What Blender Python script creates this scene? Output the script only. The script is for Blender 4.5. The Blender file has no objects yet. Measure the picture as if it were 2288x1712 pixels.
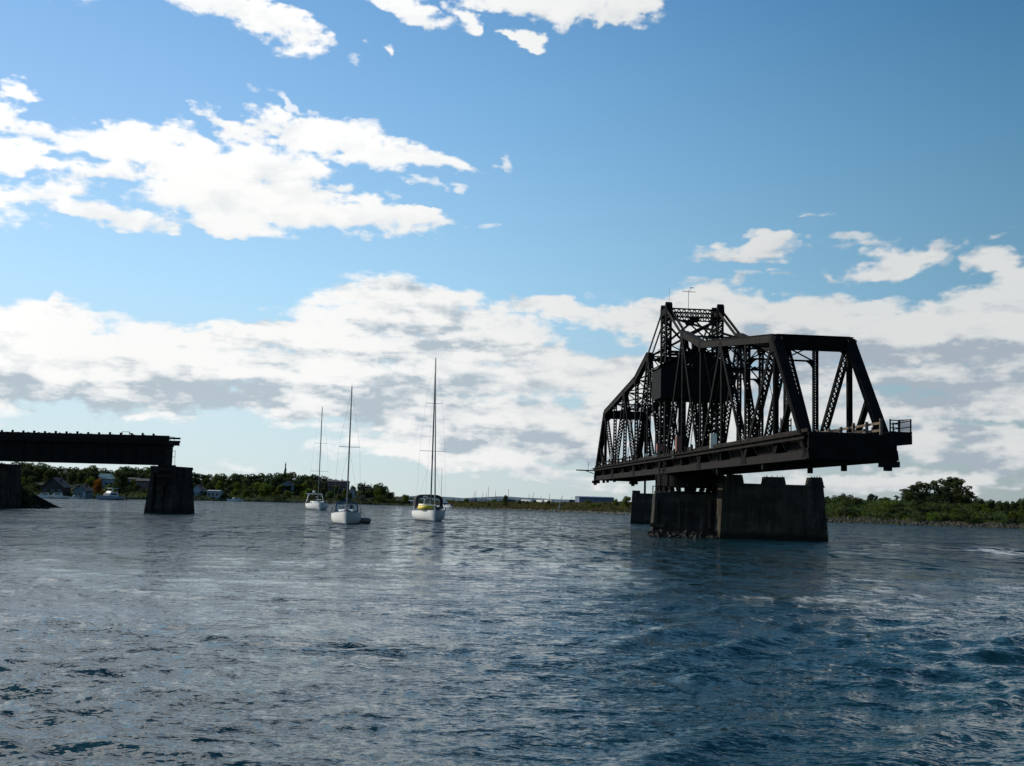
import bpy, math, random
import numpy as np
from mathutils import Vector, Matrix, Quaternion
rad = math.radians
S = bpy.context.scene
COL = S.collection

# ------------------------------------------------------------------ camera
PITCH, ROLL, F = 0.1059, 0.0275, 2500.0
EYE = Vector((0, 0, 3.0))
cam = bpy.data.cameras.new('camera'); cam_o = bpy.data.objects.new('camera', cam); COL.objects.link(cam_o)
cam.sensor_width = 36.0; cam.lens = 36.0 * F / 2288.0; cam.clip_start = 0.2; cam.clip_end = 20000
fwd = Vector((0, math.cos(PITCH), math.sin(PITCH))); up0 = Vector((0, -math.sin(PITCH), math.cos(PITCH)))
right0 = Vector((1, 0, 0)); cr, sr = math.cos(ROLL), math.sin(ROLL)
rv = right0 * cr + up0 * sr
uv_ = up0 * cr - right0 * sr
M = Matrix((rv, uv_, -fwd)).transposed().to_4x4(); M.translation = EYE
cam_o.matrix_world = M
S.camera = cam_o
S.render.resolution_x = 1024; S.render.resolution_y = 766

def ray(px, py):
    a, b = px - 1144.0, py - 856.0
    u = cr * a + sr * b; v = -sr * a + cr * b
    return Vector((u / F, math.cos(PITCH) + v / F * math.sin(PITCH), math.sin(PITCH) - v / F * math.cos(PITCH)))
def at(px, py, D):
    d = ray(px, py); return EYE + d * (D / d.y)
def hor(px): return 1090.4 + 0.0275 * px
def gx(px, D): return at(px, hor(px), D).x
def hz(px, py, D): return at(px, py, D).z

# ------------------------------------------------------------------ light
SUN_AZ, SUN_EL = rad(-74), rad(26)
SUN_DIR = Vector((math.sin(SUN_AZ) * math.cos(SUN_EL), math.cos(SUN_AZ) * math.cos(SUN_EL), math.sin(SUN_EL)))
sl = bpy.data.lights.new('sun', 'SUN'); so = bpy.data.objects.new('sun', sl); COL.objects.link(so)
sl.energy = 3.2; sl.angle = rad(0.5); sl.color = (1.0, 0.93, 0.82)
so.rotation_euler = (-SUN_DIR).to_track_quat('-Z', 'Y').to_euler(); so.location = (0, 0, 60)
S.view_settings.view_transform = 'Standard'; S.view_settings.look = 'None'
S.view_settings.exposure = 0.2; S.view_settings.gamma = 1.0

# ---- world: sky texture with procedural clouds set at their own bearings
W = bpy.data.worlds.new('World'); S.world = W; W.use_nodes = True
def azel(px, py):
    d = ray(px, py).normalized()
    return math.degrees(math.atan2(d.x, d.y)) / 10, math.degrees(math.asin(d.z)) / 10
DEG = 0.00229          # tenths of ten degrees per pixel

class NT:
    def __init__(s, tree): s.t = tree; s.n = tree.nodes; s.l = tree.links
    def new(s, typ, **kw):
        n = s.n.new(typ)
        for k, v in kw.items(): setattr(n, k, v)
        return n
    def put(s, sock, v):
        if hasattr(v, 'is_linked') or isinstance(v, bpy.types.NodeSocket): s.l.new(v, sock)
        else: sock.default_value = v
    def m(s, op, a, b=None, c=None, clamp=False):
        n = s.new('ShaderNodeMath', operation=op, use_clamp=clamp)
        s.put(n.inputs[0], a)
        if b is not None: s.put(n.inputs[1], b)
        if c is not None: s.put(n.inputs[2], c)
        return n.outputs[0]
    def v(s, op, a, b=None, out=0):
        n = s.new('ShaderNodeVectorMath', operation=op); s.put(n.inputs[0], a)
        if b is not None: s.put(n.inputs['Scale' if op == 'SCALE' else 1], b)
        return n.outputs['Value' if op in ('DOT_PRODUCT', 'LENGTH') else 0]
    def noise(s, vec, scale, detail=4, rough=.5, dist=0, dims='3D'):
        n = s.new('ShaderNodeTexNoise', noise_dimensions=dims)
        s.put(n.inputs['Vector'], vec); s.put(n.inputs['Scale'], scale); s.put(n.inputs['Detail'], detail)
        s.put(n.inputs['Roughness'], rough); s.put(n.inputs['Distortion'], dist); return n
    def step(s, x, lo, hi, a=0., b=1., smooth=True):
        n = s.new('ShaderNodeMapRange', interpolation_type='SMOOTHSTEP' if smooth else 'LINEAR')
        s.put(n.inputs[0], x); n.inputs[1].default_value = lo; n.inputs[2].default_value = hi
        n.inputs[3].default_value = a; n.inputs[4].default_value = b; return n.outputs[0]
    def mix(s, f, a, b, blend='MIX'):
        n = s.new('ShaderNodeMix', data_type='RGBA', blend_type=blend)
        s.put(n.inputs[0], f); s.put(n.inputs[6], a); s.put(n.inputs[7], b); return n.outputs[2]

# blobs: x, y, rx, ry (photo-scale units of bearing), tilt in degrees (positive: right end lower), weight
CLOUDS = [
 (455,4,250,60,15,1),(560,30,150,46,18,.9),(640,66,60,30,0,.7),(930,15,110,34,15,.9),(1240,2,215,60,8,1),(1340,20,100,50,-15,.85),(1205,82,52,20,15,.8),(868,108,34,24,20,.8),
 (805,84,26,15,0,.7),(775,132,20,16,0,.6),(1060,35,50,30,40,.7),
 (70,200,46,32,20,.95),(30,275,75,40,-10,1),(100,310,85,45,12,1),(30,350,75,40,8,1),(80,375,60,20,10,.8),(45,432,100,30,-3,1),
 (300,310,62,28,5,.8),(430,300,60,34,0,.9),(255,345,110,34,14,.95),(370,365,140,44,10,1),(230,395,130,26,-8,.85),(150,430,110,26,-12,.85),
 (470,400,170,75,20,1.15),(590,385,150,70,8,1.1),(560,460,240,66,3,1.15),(690,395,70,34,8,.8),(790,490,210,44,5,1),(930,492,100,24,5,.95),
 (260,475,230,32,2,1),(520,505,150,30,2,.95),(540,275,90,26,30,.9),(640,300,110,40,22,1),(780,330,170,50,11,1.05),(930,355,140,28,12,.9),(1030,375,60,10,10,.7),
 (820,285,44,16,0,.75),(650,250,60,14,40,.6),(610,425,120,40,0,1.0),(1120,365,40,11,12,.55),(945,415,55,12,8,.7),(1085,508,56,15,-8,.65),(1035,426,25,8,0,.5),(872,447,22,9,0,.55),(700,410,40,14,0,.7),
 (30,690,80,20,-20,.85),(50,725,125,50,8,1),(130,760,130,30,8,.9),(205,717,62,13,-4,.75),
 (930,675,220,42,8,1.05),(860,710,300,55,-4,1.1),(1040,720,260,50,10,1.05),(560,735,220,34,-5,1),(420,765,300,45,-8,1.05),(120,810,240,52,-4,1.1),
 (230,845,330,62,3,1.15),(120,880,300,45,6,1.1),(420,890,300,42,3,1.1),(560,830,260,55,-4,1.05),(700,890,240,55,0,1.15),(830,880,200,75,5,1.15),
 (760,780,260,50,0,1.0),(1000,790,330,48,3,1.1),(1180,790,260,44,8,1.0),(1060,860,330,55,3,1.0),(1240,860,230,50,6,1.0),(1000,925,360,50,5,1.1),
 (1180,985,300,60,8,1.15),(1010,980,250,42,10,.85),(900,1000,220,26,8,.75),(800,960,260,16,3,.7),(1000,1040,260,26,10,.72),(1180,1060,240,24,8,.72),(740,1005,60,16,0,.62),(520,1050,160,16,0,.55),(1330,1000,120,60,0,.8),
 (320,938,40,10,0,.65),(410,942,24,7,0,.55),(600,650,10,4,0,.3),
 (1250,690,120,26,-2,.9),(1195,666,26,10,0,.7),(1400,650,50,18,0,.4),(1560,652,64,16,5,.7),(1500,690,130,26,0,.8),
 (1680,566,130,22,2,.85),(1740,548,70,22,-8,.75),(1905,552,90,18,4,.75),(1930,568,60,16,0,.7),(2015,588,105,30,-14,.9),(2240,588,85,30,8,.75),(2275,618,36,18,0,.55),(2150,585,22,14,30,.5),
 (1665,636,62,18,-14,.75),(1715,620,25,9,0,.5),(1782,626,40,13,-20,.7),(1765,612,25,9,0,.55),(1872,624,36,15,20,.6),(1795,500,66,9,3,.6),(1690,525,40,9,3,.35),(2250,530,34,9,0,.45),(2150,545,40,14,-15,.4),
 (1640,700,230,38,3,1),(1480,720,200,40,0,.9),(1900,710,260,45,0,1.05),(2200,690,220,50,-10,1.1),(1820,770,420,62,2,1.15),(2150,770,330,70,0,1.2),(1700,840,420,45,0,.95),(2080,850,380,48,2,1.05),
 (2200,900,300,24,-3,.9),(2000,935,380,24,-2,.9),(1750,900,300,30,0,.8),(2150,975,300,26,3,.9),(1900,1010,380,34,0,.85),(2200,1040,300,40,6,.85),(1650,1010,260,50,0,.8),(1850,1075,300,26,4,.7),(2150,1090,300,20,2,.6),(1500,930,240,60,0,.85),(1450,830,200,50,0,.9),
 # beyond the picture: left, right and overhead
 (-350,760,420,90,0,1.1),(-700,860,600,80,0,1.1),(-300,400,330,90,5,1.0),(2700,760,420,90,0,1.1),(3300,900,700,90,0,1.1),(2700,480,300,40,0,.7),
 (-820,-60,420,120,10,1.0),(350,-330,420,130,12,1.05),(-500,-420,620,240,5,1.2),(150,-420,520,200,3,1.2),(500,-700,520,200,6,1.15),(520,-300,420,110,8,1.1),(860,-520,300,120,10,1.0),(-250,-800,700,260,0,1.2),(150,-680,520,150,0,1.1),(750,-560,260,70,12,.8),(1050,-900,260,80,0,.7),(-300,-1050,600,200,0,1.1),(500,-1250,400,110,0,.8),(1800,-420,150,36,0,.5),(2500,-300,220,50,0,.5)]
SHADE = [(110,890,300,42,4,1),(400,905,320,36,3,1),(640,905,200,40,2,.9),(330,838,130,24,4,.9),(900,890,150,55,8,1),(800,920,260,30,3,.9),(890,725,190,36,3,.55),(1000,775,260,28,3,.65),(780,790,200,22,0,.5),
 (1180,1000,300,42,8,1.05),(1000,925,240,30,3,.6),(1250,940,200,30,0,.6),(1880,795,330,40,3,.8),(2200,790,250,42,0,.9),(1650,770,260,40,0,.55),(2150,885,330,30,0,.8),(1700,860,300,26,0,.6),(1950,970,380,28,0,.7),(2150,1030,330,44,5,.75),(1700,1010,300,44,0,.7),(2250,720,160,22,0,.35),(590,820,60,30,0,.45),(560,870,150,24,0,.5),
 (-400,830,420,50,0,1),(2700,830,420,60,0,1),(3300,930,600,60,0,1)]
def build_world():
    # cloud cover worked out on a grid of bearings (azimuth, elevation; unit ten degrees)
    rng = np.random.default_rng(5)
    A0, A1, E0, E1, ST = -6.0, 6.0, -.1, 6.3, .005
    gx_ = np.arange(A0, A1, ST, dtype=np.float32); gy_ = np.arange(E0, E1, ST, dtype=np.float32)
    nx, ny = len(gx_), len(gy_)
    def octave(sx, sy):
        X = (gx_ - A0) * sx; Y = (gy_ - E0) * sy
        L = rng.uniform(-1, 1, (int(Y[-1]) + 3, int(X[-1]) + 3)).astype(np.float32)
        xi = X.astype(int); xf = X - xi; xf = (xf * xf * xf * (xf * (xf * 6 - 15) + 10)).astype(np.float32)
        yi = Y.astype(int); yf = Y - yi; yf = (yf * yf * yf * (yf * (yf * 6 - 15) + 10)).astype(np.float32)
        Lx = L[:, xi] * (1 - xf) + L[:, xi + 1] * xf
        return Lx[yi] * (1 - yf)[:, None] + Lx[yi + 1] * yf[:, None]
    def fbm(s, n, rough, aniso=2.1, billow=False):
        acc = np.zeros((ny, nx), np.float32); a = 1.0; tot = 0
        for i in range(n):
            # offset lattices slightly so the grid never lines up
            o = octave(s * 1.93 ** i, s * aniso * 1.93 ** i)
            acc += a * ((1 - 2 * np.abs(o)) if billow else o); tot += a; a *= rough
        return acc / tot
    wx = fbm(2.0, 5, .55) * .20 + fbm(8.0, 4, .6) * .075
    wy = fbm(2.0, 5, .55) * .075 + fbm(8.0, 4, .6) * .04
    QX = gx_[None, :] + wx; QY = gy_[:, None] + wy
    def el_px(y): return y > 560 or y < -40
    def field(lst, sx=0., sy=0.):
        acc = np.zeros((ny, nx), np.float32)
        for (x, y, rx, ry, a, w) in lst:
            if 180 < y < 520 and x < 1100 and lst is CLOUDS: w = w * (.87 if ry > 12 else .72)
            px, py = azel(x, y); kk = DEG * (1.25 if el_px(y) else 1.1); rx *= kk; ry *= kk; c, s = math.cos(rad(a)), math.sin(rad(a))
            ex = math.hypot(rx * c, ry * s) + .45; ey = math.hypot(rx * s, ry * c) + .3
            i0 = max(0, int((px - ex - A0) / ST)); i1 = min(nx, int((px + ex - A0) / ST) + 1)
            j0 = max(0, int((py - ey - E0) / ST)); j1 = min(ny, int((py + ey - E0) / ST) + 1)
            if i1 <= i0 or j1 <= j0: continue
            X = QX[j0:j1, i0:i1] + sx - px; Y = QY[j0:j1, i0:i1] + sy - py
            v = w * np.maximum(0, 1 - np.sqrt(((c * X - s * Y) / rx) ** 2 + ((s * X + c * Y) / ry) ** 2))
            b = acc[j0:j1, i0:i1]; k = .14
            h = np.maximum(k - np.abs(b - v), 0) / k
            acc[j0:j1, i0:i1] = np.where(v > 0, np.maximum(b, v) + h * h * h * k / 6 * (v > 0) * (b > 0), b)
        return acc
    def sstep(x, lo, hi):
        t_ = np.clip((x - lo) / (hi - lo), 0, 1); return t_ * t_ * (3 - 2 * t_)
    n1 = fbm(4.0, 7, .6); nb = fbm(6.0, 7, .58, 1.7, True); nf = fbm(22.0, 4, .62, 1.6)
    low = sstep(-gy_[:, None], -1.9, -1.2)                 # the far bank is smoother, layered
    streak = fbm(1.5, 7, .62, 7.5); fibre = fbm(5.0, 6, .65, 3.2)
    nn = (n1 * .80 + nb * .42 + nf * .26 + fibre * .35) * (1 - .25 * low) + streak * .50 * low
    az_ = np.radians(gx_ * 10)[None, :]; el_ = np.radians(gy_ * 10)[:, None]
    cosang = np.sin(az_) * np.cos(el_) * SUN_DIR.x + np.cos(az_) * np.cos(el_) * SUN_DIR.y + np.sin(el_) * SUN_DIR.z
    glow = sstep(cosang, .55, .95); right = sstep(gx_[None, :], -1.2, 1.6) + 0 * el_; high = sstep(gy_[:, None], 2.6, 3.6) + 0 * az_
    shade = sstep(field(SHADE) * 1.25 - n1 * .5 - streak * .4 - fibre * .25, .05, .85)
    lit = np.stack([a_ * (1 - right) + b_ * right for a_, b_ in ((9.0, 6.7), (9.0, 6.85), (8.9, 6.85))], -1)
    lit = lit * (1 - .07 * low)[..., None]
    lit = lit * (1 - glow[..., None]) + np.array([12, 11.9, 11.8]) * glow[..., None]
    dim = np.stack([a_ * (1 - right) + b_ * right for a_, b_ in ((3.9, 3.2), (4.65, 3.8), (5.25, 4.4))], -1)
    acc = np.zeros((ny, nx, 3), np.float32); alp = np.zeros((ny, nx), np.float32)
    for (x, y, rx, ry, a, w) in CLOUDS:                    # every cloud laid over the ones behind it
        up_ = 180 < y < 520 and x < 1100
        if up_: w = w * (.9 if ry > 12 else .75)
        if el_px(y) and y > -40: w = w * .93
        px, py = azel(x, y); kk = DEG * (1.25 if el_px(y) else 1.12); thin = ry <= 18 and y > -40; rx *= kk; ry *= kk; c, s_ = math.cos(rad(a)), math.sin(rad(a))
        ex = math.hypot(rx * c, ry * s_) + .45; ey = math.hypot(rx * s_, ry * c) + .3
        i0 = max(0, int((px - ex - A0) / ST)); i1 = min(nx, int((px + ex - A0) / ST) + 1)
        j0 = max(0, int((py - ey - E0) / ST)); j1 = min(ny, int((py + ey - E0) / ST) + 1)
        if i1 <= i0 or j1 <= j0: continue
        X = QX[j0:j1, i0:i1] - px; Y = QY[j0:j1, i0:i1] - py; N = nn[j0:j1, i0:i1]; N1 = n1[j0:j1, i0:i1]; NB = nb[j0:j1, i0:i1]; ST_ = streak[j0:j1, i0:i1]; FB = fibre[j0:j1, i0:i1]
        u = (c * X - s_ * Y) / rx; v = (s_ * X + c * Y) / ry; ve = np.where(v > 0, v, v * 1.25)
        cv = w * (1 - np.sqrt(u * u + ve * ve)); lw = 1.0 if el_px(y) and y > -40 else 0.0
        amp = .62 - .10 * lw
        al = sstep(cv + N * amp, .10, .10 + (.50 if thin else .40)) * sstep(cv, -.02, .14) * (.72 if thin else .97)
        str_ = (.85 if lw else .30)
        tn = np.clip(str_ * (.30 - .55 * v - N1 * .9 - NB * .45 - FB * .8 * lw - ST_ * .8 * lw), 0, 1)
        tn = np.clip(tn * (.85 if lw else 1) + lw * shade[j0:j1, i0:i1] * np.clip(.52 - N1 * .9 - FB * .75 + NB * .2, .15, .9), 0, .96)[..., None]
        col = lit[j0:j1, i0:i1] * (1 - tn) + dim[j0:j1, i0:i1] * tn
        A_ = al[..., None]
        acc[j0:j1, i0:i1] = acc[j0:j1, i0:i1] * (1 - A_) + col * A_
        alp[j0:j1, i0:i1] = alp[j0:j1, i0:i1] * (1 - al) + al
    rgb = np.zeros((ny, nx, 4), np.float32)
    rgb[..., :3] = acc / np.maximum(alp, 1e-4)[..., None] * (1 + 1.1 * high)[..., None]
    rgb[..., 3] = np.clip(alp, 0, 1)
    img = bpy.data.images.new('cloud_cover', nx, ny, alpha=True, float_buffer=True, is_data=True)
    img.alpha_mode = 'CHANNEL_PACKED'
    img.pixels.foreach_set(rgb.ravel()); img.update(); img.pack()

    t = NT(W.node_tree); t.n.clear()
    tc = t.new('ShaderNodeTexCoord'); d = tc.outputs['Generated']
    sp = t.new('ShaderNodeSeparateXYZ'); t.l.new(d, sp.inputs[0])
    az = t.m('MULTIPLY', t.m('ARCTAN2', sp.outputs[0], sp.outputs[1]), 5.729578)
    el = t.m('MULTIPLY', t.m('ARCSINE', sp.outputs[2]), 5.729578)
    cb = t.new('ShaderNodeCombineXYZ')
    t.l.new(t.m('MULTIPLY', t.m('SUBTRACT', az, A0), 1 / (nx * ST)), cb.inputs[0]); t.l.new(t.m('MULTIPLY', t.m('SUBTRACT', el, E0), 1 / (ny * ST)), cb.inputs[1])
    tx = t.new('ShaderNodeTexImage', interpolation='Linear', extension='CLIP'); tx.image = img; t.l.new(cb.outputs[0], tx.inputs[0])
    sky = t.new('ShaderNodeTexSky', sky_type='NISHITA'); sky.sun_disc = False
    sky.sun_elevation = SUN_EL; sky.sun_rotation = SUN_AZ % (2 * math.pi)
    sky.altitude = 180; sky.air_density = 1.0; sky.dust_density = .3; sky.ozone_density = 3.0
    # colour balance of the clear sky by height above the horizon
    def ramp(stops):
        rp = t.new('ShaderNodeValToRGB'); t.l.new(t.m('MULTIPLY', el, 1 / 6.0), rp.inputs[0]); e = rp.color_ramp.elements
        while len(e) < len(stops): e.new(.5)
        for q, (p, c) in zip(e, stops): q.position = p; q.color = (*c, 1)
        return rp.outputs[0]
    sunward = ramp([(0, (.59, .68, .70)), (.07, (.56, .71, .78)), (.17, (.44, .70, .92)), (.30, (.29, .52, .83)), (.42, (.19, .405, .72)), (1, (.08, .27, .54))])
    offsun = ramp([(0, (.54, .64, .66)), (.07, (.48, .65, .73)), (.17, (.27, .57, .80)), (.30, (.155, .425, .70)), (.42, (.075, .28, .57)), (1, (.02, .11, .33))])
    balance = t.v('SCALE', t.mix(t.step(az, -2.5, 2.7, 0, 1, False), sunward, offsun), 10.0)
    clear = t.mix(.87, sky.outputs[0], balance)
    away = t.v('DOT_PRODUCT', d, (math.sin(SUN_AZ), math.cos(SUN_AZ), 0.0))          # the sky opposite the sun is darker
    clear = t.v('SCALE', clear, t.step(away, -.5, .55, .45, 1.0))
    bg = t.new('ShaderNodeBackground'); t.l.new(t.mix(tx.outputs['Alpha'], clear, tx.outputs['Color']), bg.inputs[0]); bg.inputs[1].default_value = 0.1
    out = t.new('ShaderNodeOutputWorld'); t.l.new(bg.outputs[0], out.inputs[0])
build_world()
W.cycles.sampling_method = 'MANUAL'; W.cycles.sample_map_resolution = 512
S.cycles.max_bounces = 6

# ------------------------------------------------------------------ helpers
def mat(name, color, rough=.6, metal=0, vary=.25, scale=3.0, spec=.5, color2=None, bump=0, coord='Object', rnd=0, lifts=0):
    m = bpy.data.materials.new(name); m.use_nodes = True
    t = NT(m.node_tree); b = m.node_tree.nodes['Principled BSDF']
    tc = t.new('ShaderNodeTexCoord'); vec = tc.outputs[coord]
    n = t.noise(vec, scale, 6, .6)
    c2 = color2 or tuple(x * (1 - vary) for x in color); c1 = color if color2 else tuple(min(1, x * (1 + vary)) for x in color)
    c = t.mix(t.step(n.outputs[0], .3, .7), (*c2, 1), (*c1, 1))
    if lifts:
        sz = t.new('ShaderNodeSeparateXYZ'); t.l.new(vec, sz.inputs[0])
        wob = t.m('ADD', sz.outputs[2], t.m('MULTIPLY', t.noise(vec, .8, 3).outputs[0], .10))
        fr = t.m('FRACT', t.m('DIVIDE', wob, lifts))
        ln = t.m('MULTIPLY', t.step(fr, .0, .10, 1, 0), t.step(t.noise(vec, 1.7, 4).outputs[0], .35, .6))
        c = t.mix(t.m('MULTIPLY', ln, .6), c, (.012, .011, .009, 1))
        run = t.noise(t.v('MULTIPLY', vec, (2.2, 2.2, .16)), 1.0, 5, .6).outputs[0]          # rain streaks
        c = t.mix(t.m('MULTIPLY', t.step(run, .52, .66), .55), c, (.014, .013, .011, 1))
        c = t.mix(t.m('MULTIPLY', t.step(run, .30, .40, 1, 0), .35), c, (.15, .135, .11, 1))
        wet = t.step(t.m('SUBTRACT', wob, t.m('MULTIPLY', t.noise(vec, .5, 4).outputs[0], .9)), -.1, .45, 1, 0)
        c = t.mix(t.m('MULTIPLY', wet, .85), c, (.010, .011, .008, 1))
    if rnd:
        oi = t.new('ShaderNodeObjectInfo')
        hs = t.new('ShaderNodeHueSaturation'); t.l.new(c, hs.inputs['Color'])
        t.l.new(t.step(oi.outputs['Random'], 0, 1, 1 - rnd, 1 + rnd, False), hs.inputs['Value'])
        c = hs.outputs[0]
    t.l.new(c, b.inputs['Base Color'])
    b.inputs['Roughness'].default_value = rough; b.inputs['Metallic'].default_value = metal; b.inputs['Specular IOR Level'].default_value = spec
    if bump:
        bn = t.new('ShaderNodeBump'); bn.inputs['Strength'].default_value = bump; bn.inputs['Distance'].default_value = .05
        n2 = t.noise(vec, scale * 5, 6, .65); t.l.new(n2.outputs[0], bn.inputs['Height']); t.l.new(bn.outputs[0], b.inputs['Normal'])
    return m

def leafmat(name, c, trans=.35, rnd=.3):
    m = bpy.data.materials.new(name); m.use_nodes = True; t = NT(m.node_tree); t.n.clear()
    tc = t.new('ShaderNodeTexCoord'); n = t.noise(tc.outputs['Object'], 6.0, 4, .6)
    oi = t.new('ShaderNodeObjectInfo')
    col = t.mix(t.step(n.outputs[0], .32, .68), tuple(x * .6 for x in c) + (1,), tuple(x * 1.45 for x in c) + (1,))
    hs = t.new('ShaderNodeHueSaturation'); t.l.new(col, hs.inputs['Color'])
    t.l.new(t.step(oi.outputs['Random'], 0, 1, 1 - rnd, 1 + rnd, False), hs.inputs['Value'])
    t.l.new(t.step(oi.outputs['Random'], 0, 1, .485, .515, False), hs.inputs['Hue'])
    df = t.new('ShaderNodeBsdfDiffuse'); tr = t.new('ShaderNodeBsdfTranslucent'); mx = t.new('ShaderNodeMixShader'); mx.inputs[0].default_value = trans
    t.l.new(hs.outputs[0], df.inputs[0]); t.l.new(hs.outputs[0], tr.inputs[0])
    t.l.new(df.outputs[0], mx.inputs[1]); t.l.new(tr.outputs[0], mx.inputs[2])
    o = t.new('ShaderNodeOutputMaterial'); t.l.new(mx.outputs[0], o.inputs[0]); return m

def glassmat(name, tint=(.5, .6, .65), mixf=.7):
    m = bpy.data.materials.new(name); m.use_nodes = True; t = NT(m.node_tree); t.n.clear()
    tr = t.new('ShaderNodeBsdfTransparent'); tr.inputs[0].default_value = (*tint, 1)
    gl = t.new('ShaderNodeBsdfGlossy'); gl.inputs['Roughness'].default_value = .05
    fr = t.new('ShaderNodeFresnel'); fr.inputs[0].default_value = 1.45
    mx = t.new('ShaderNodeMixShader'); t.l.new(fr.outputs[0], mx.inputs[0]); t.l.new(tr.outputs[0], mx.inputs[1]); t.l.new(gl.outputs[0], mx.inputs[2])
    o = t.new('ShaderNodeOutputMaterial'); t.l.new(mx.outputs[0], o.inputs[0]); return m

class MB:
    def __init__(s): s.v = []; s.f = []
    def add(s, vs, fs):
        o = len(s.v); s.v += [tuple(v) for v in vs]; s.f += [tuple(i + o for i in f) for f in fs]; return s
    def obox(s, c, ex, ey, ez):
        c, ex, ey, ez = Vector(c), Vector(ex), Vector(ey), Vector(ez)
        vs = [c + ex * a + ey * b + ez * d for a in (-1, 1) for b in (-1, 1) for d in (-1, 1)]
        return s.add(vs, [(0, 1, 3, 2), (4, 6, 7, 5), (0, 4, 5, 1), (2, 3, 7, 6), (0, 2, 6, 4), (1, 5, 7, 3)])
    def box(s, x0, x1, y0, y1, z0, z1):
        return s.obox(((x0 + x1) / 2, (y0 + y1) / 2, (z0 + z1) / 2), ((x1 - x0) / 2, 0, 0), (0, (y1 - y0) / 2, 0), (0, 0, (z1 - z0) / 2))
    def beam(s, p0, p1, w, d, n=(1, 0, 0)):
        p0, p1 = Vector(p0), Vector(p1); t = (p1 - p0); L = t.length; t /= L; n = Vector(n)
        n = (n - t * n.dot(t))
        if n.length < 1e-4: n = t.orthogonal()
        n.normalize(); b = t.cross(n)
        return s.obox((p0 + p1) / 2, n * w / 2, b * d / 2, t * L / 2)
    def tube(s, pts, r, seg=6, cap=True):
        pts = [Vector(p) for p in pts]; rs = r if isinstance(r, (list, tuple)) else [r] * len(pts)
        vs = []; fs = []
        for i, p in enumerate(pts):
            t = (pts[min(i + 1, len(pts) - 1)] - pts[max(i - 1, 0)]).normalized()
            a = Vector((0, 0, 1)) if abs(t.z) < .9 else Vector((1, 0, 0))
            u = t.cross(a).normalized(); v = t.cross(u)
            vs += [p + (u * math.cos(2 * math.pi * j / seg) + v * math.sin(2 * math.pi * j / seg)) * rs[i] for j in range(seg)]
        for i in range(len(pts) - 1):
            for j in range(seg):
                fs.append((i * seg + j, i * seg + (j + 1) % seg, (i + 1) * seg + (j + 1) % seg, (i + 1) * seg + j))
        if cap: fs += [tuple(range(seg))[::-1], tuple((len(pts) - 1) * seg + j for j in range(seg))]
        return s.add(vs, fs)
    def laced(s, p0, p1, w, d, n=(1, 0, 0), period=.42, bar=.075, faces=(-1, 1), plate=.05):
        """two channels joined by crossed lacing bars"""
        p0, p1 = Vector(p0), Vector(p1); t = p1 - p0; L = t.length; t /= L; n = Vector(n); n = (n - t * n.dot(t)).normalized(); b = t.cross(n)
        mid = (p0 + p1) / 2
        for sg in (-1, 1):
            s.obox(mid + n * sg * (w / 2 - plate / 2), n * plate / 2, b * d / 2, t * L / 2)
            for f in faces:
                s.obox(mid + n * sg * (w / 2 - .05) + b * f * (d / 2 + .008), n * .05, b * .008, t * L / 2)
        k = max(2, int(round(L / period))); st = L / k
        for f in faces:
            for i in range(k):
                for q in (0, 1):
                    a = p0 + t * (i * st) + n * (w / 2 - .05) * (1 if q else -1) + b * f * (d / 2 + .02 + .012 * q)
                    e = p0 + t * ((i + 1) * st) + n * (w / 2 - .05) * (-1 if q else 1) + b * f * (d / 2 + .02 + .012 * q)
                    s.beam(a, e, bar, .012, n=(e - a).cross(b))
        return s
    def prism(s, poly, o, ex, ey, ez):
        """poly in (ex, ey), thickness vector ez"""
        o, ex, ey, ez = Vector(o), Vector(ex), Vector(ey), Vector(ez); k = len(poly)
        vs = [o + ex * a + ey * b for a, b in poly] + [o + ex * a + ey * b + ez for a, b in poly]
        return s.add(vs, [tuple(range(k))[::-1], tuple(range(k, 2 * k))] + [(i, (i + 1) % k, k + (i + 1) % k, k + i) for i in range(k)])
    def build(s, name, m, parent=None, smooth=False):
        me = bpy.data.meshes.new(name); me.from_pydata(s.v, [], s.f); me.update()
        if smooth: me.polygons.foreach_set('use_smooth', [True] * len(me.polygons))
        me.materials.append(m); o = bpy.data.objects.new(name, me); COL.objects.link(o)
        if parent: o.parent = parent
        return o
def npmesh(name, V, Fq, m, smooth=False, parent=None):
    me = bpy.data.meshes.new(name); V = np.asarray(V, np.float32); Fq = np.asarray(Fq, np.int32)
    me.vertices.add(len(V)); me.vertices.foreach_set('co', V.ravel())
    k = Fq.shape[1]
    me.loops.add(Fq.size); me.loops.foreach_set('vertex_index', Fq.ravel())
    me.polygons.add(len(Fq)); me.polygons.foreach_set('loop_start', np.arange(0, Fq.size, k, dtype=np.int32))
    me.polygons.foreach_set('use_smooth', np.full(len(Fq), smooth))
    me.update(calc_edges=True); me.materials.append(m)
    o = bpy.data.objects.new(name, me); COL.objects.link(o)
    if parent: o.parent = parent
    return o
def tag(o, label, cat, group=None, kind=None):
    if label: o['label'] = label
    if cat: o['category'] = cat
    if group: o['group'] = group
    if kind: o['kind'] = kind
    return o
def thing(name, label, cat, loc=(0, 0, 0), rz=0, group=None):
    o = bpy.data.objects.new(name, None); COL.objects.link(o); o.location = loc; o.rotation_euler = (0, 0, rz); o.empty_display_size = .3
    return tag(o, label, cat, group)
def dup(root, loc, rz=0, scale=None, label=None, cat=None, group=None):
    r = root.copy(); COL.objects.link(r); r.location = loc; r.rotation_euler = (0, 0, rz)
    if scale: r.scale = scale
    tag(r, label, cat, group)
    for ch in root.children:
        c = ch.copy(); COL.objects.link(c); c.parent = r
        for g in ch.children:
            e = g.copy(); COL.objects.link(e); e.parent = c
    return r

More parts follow.
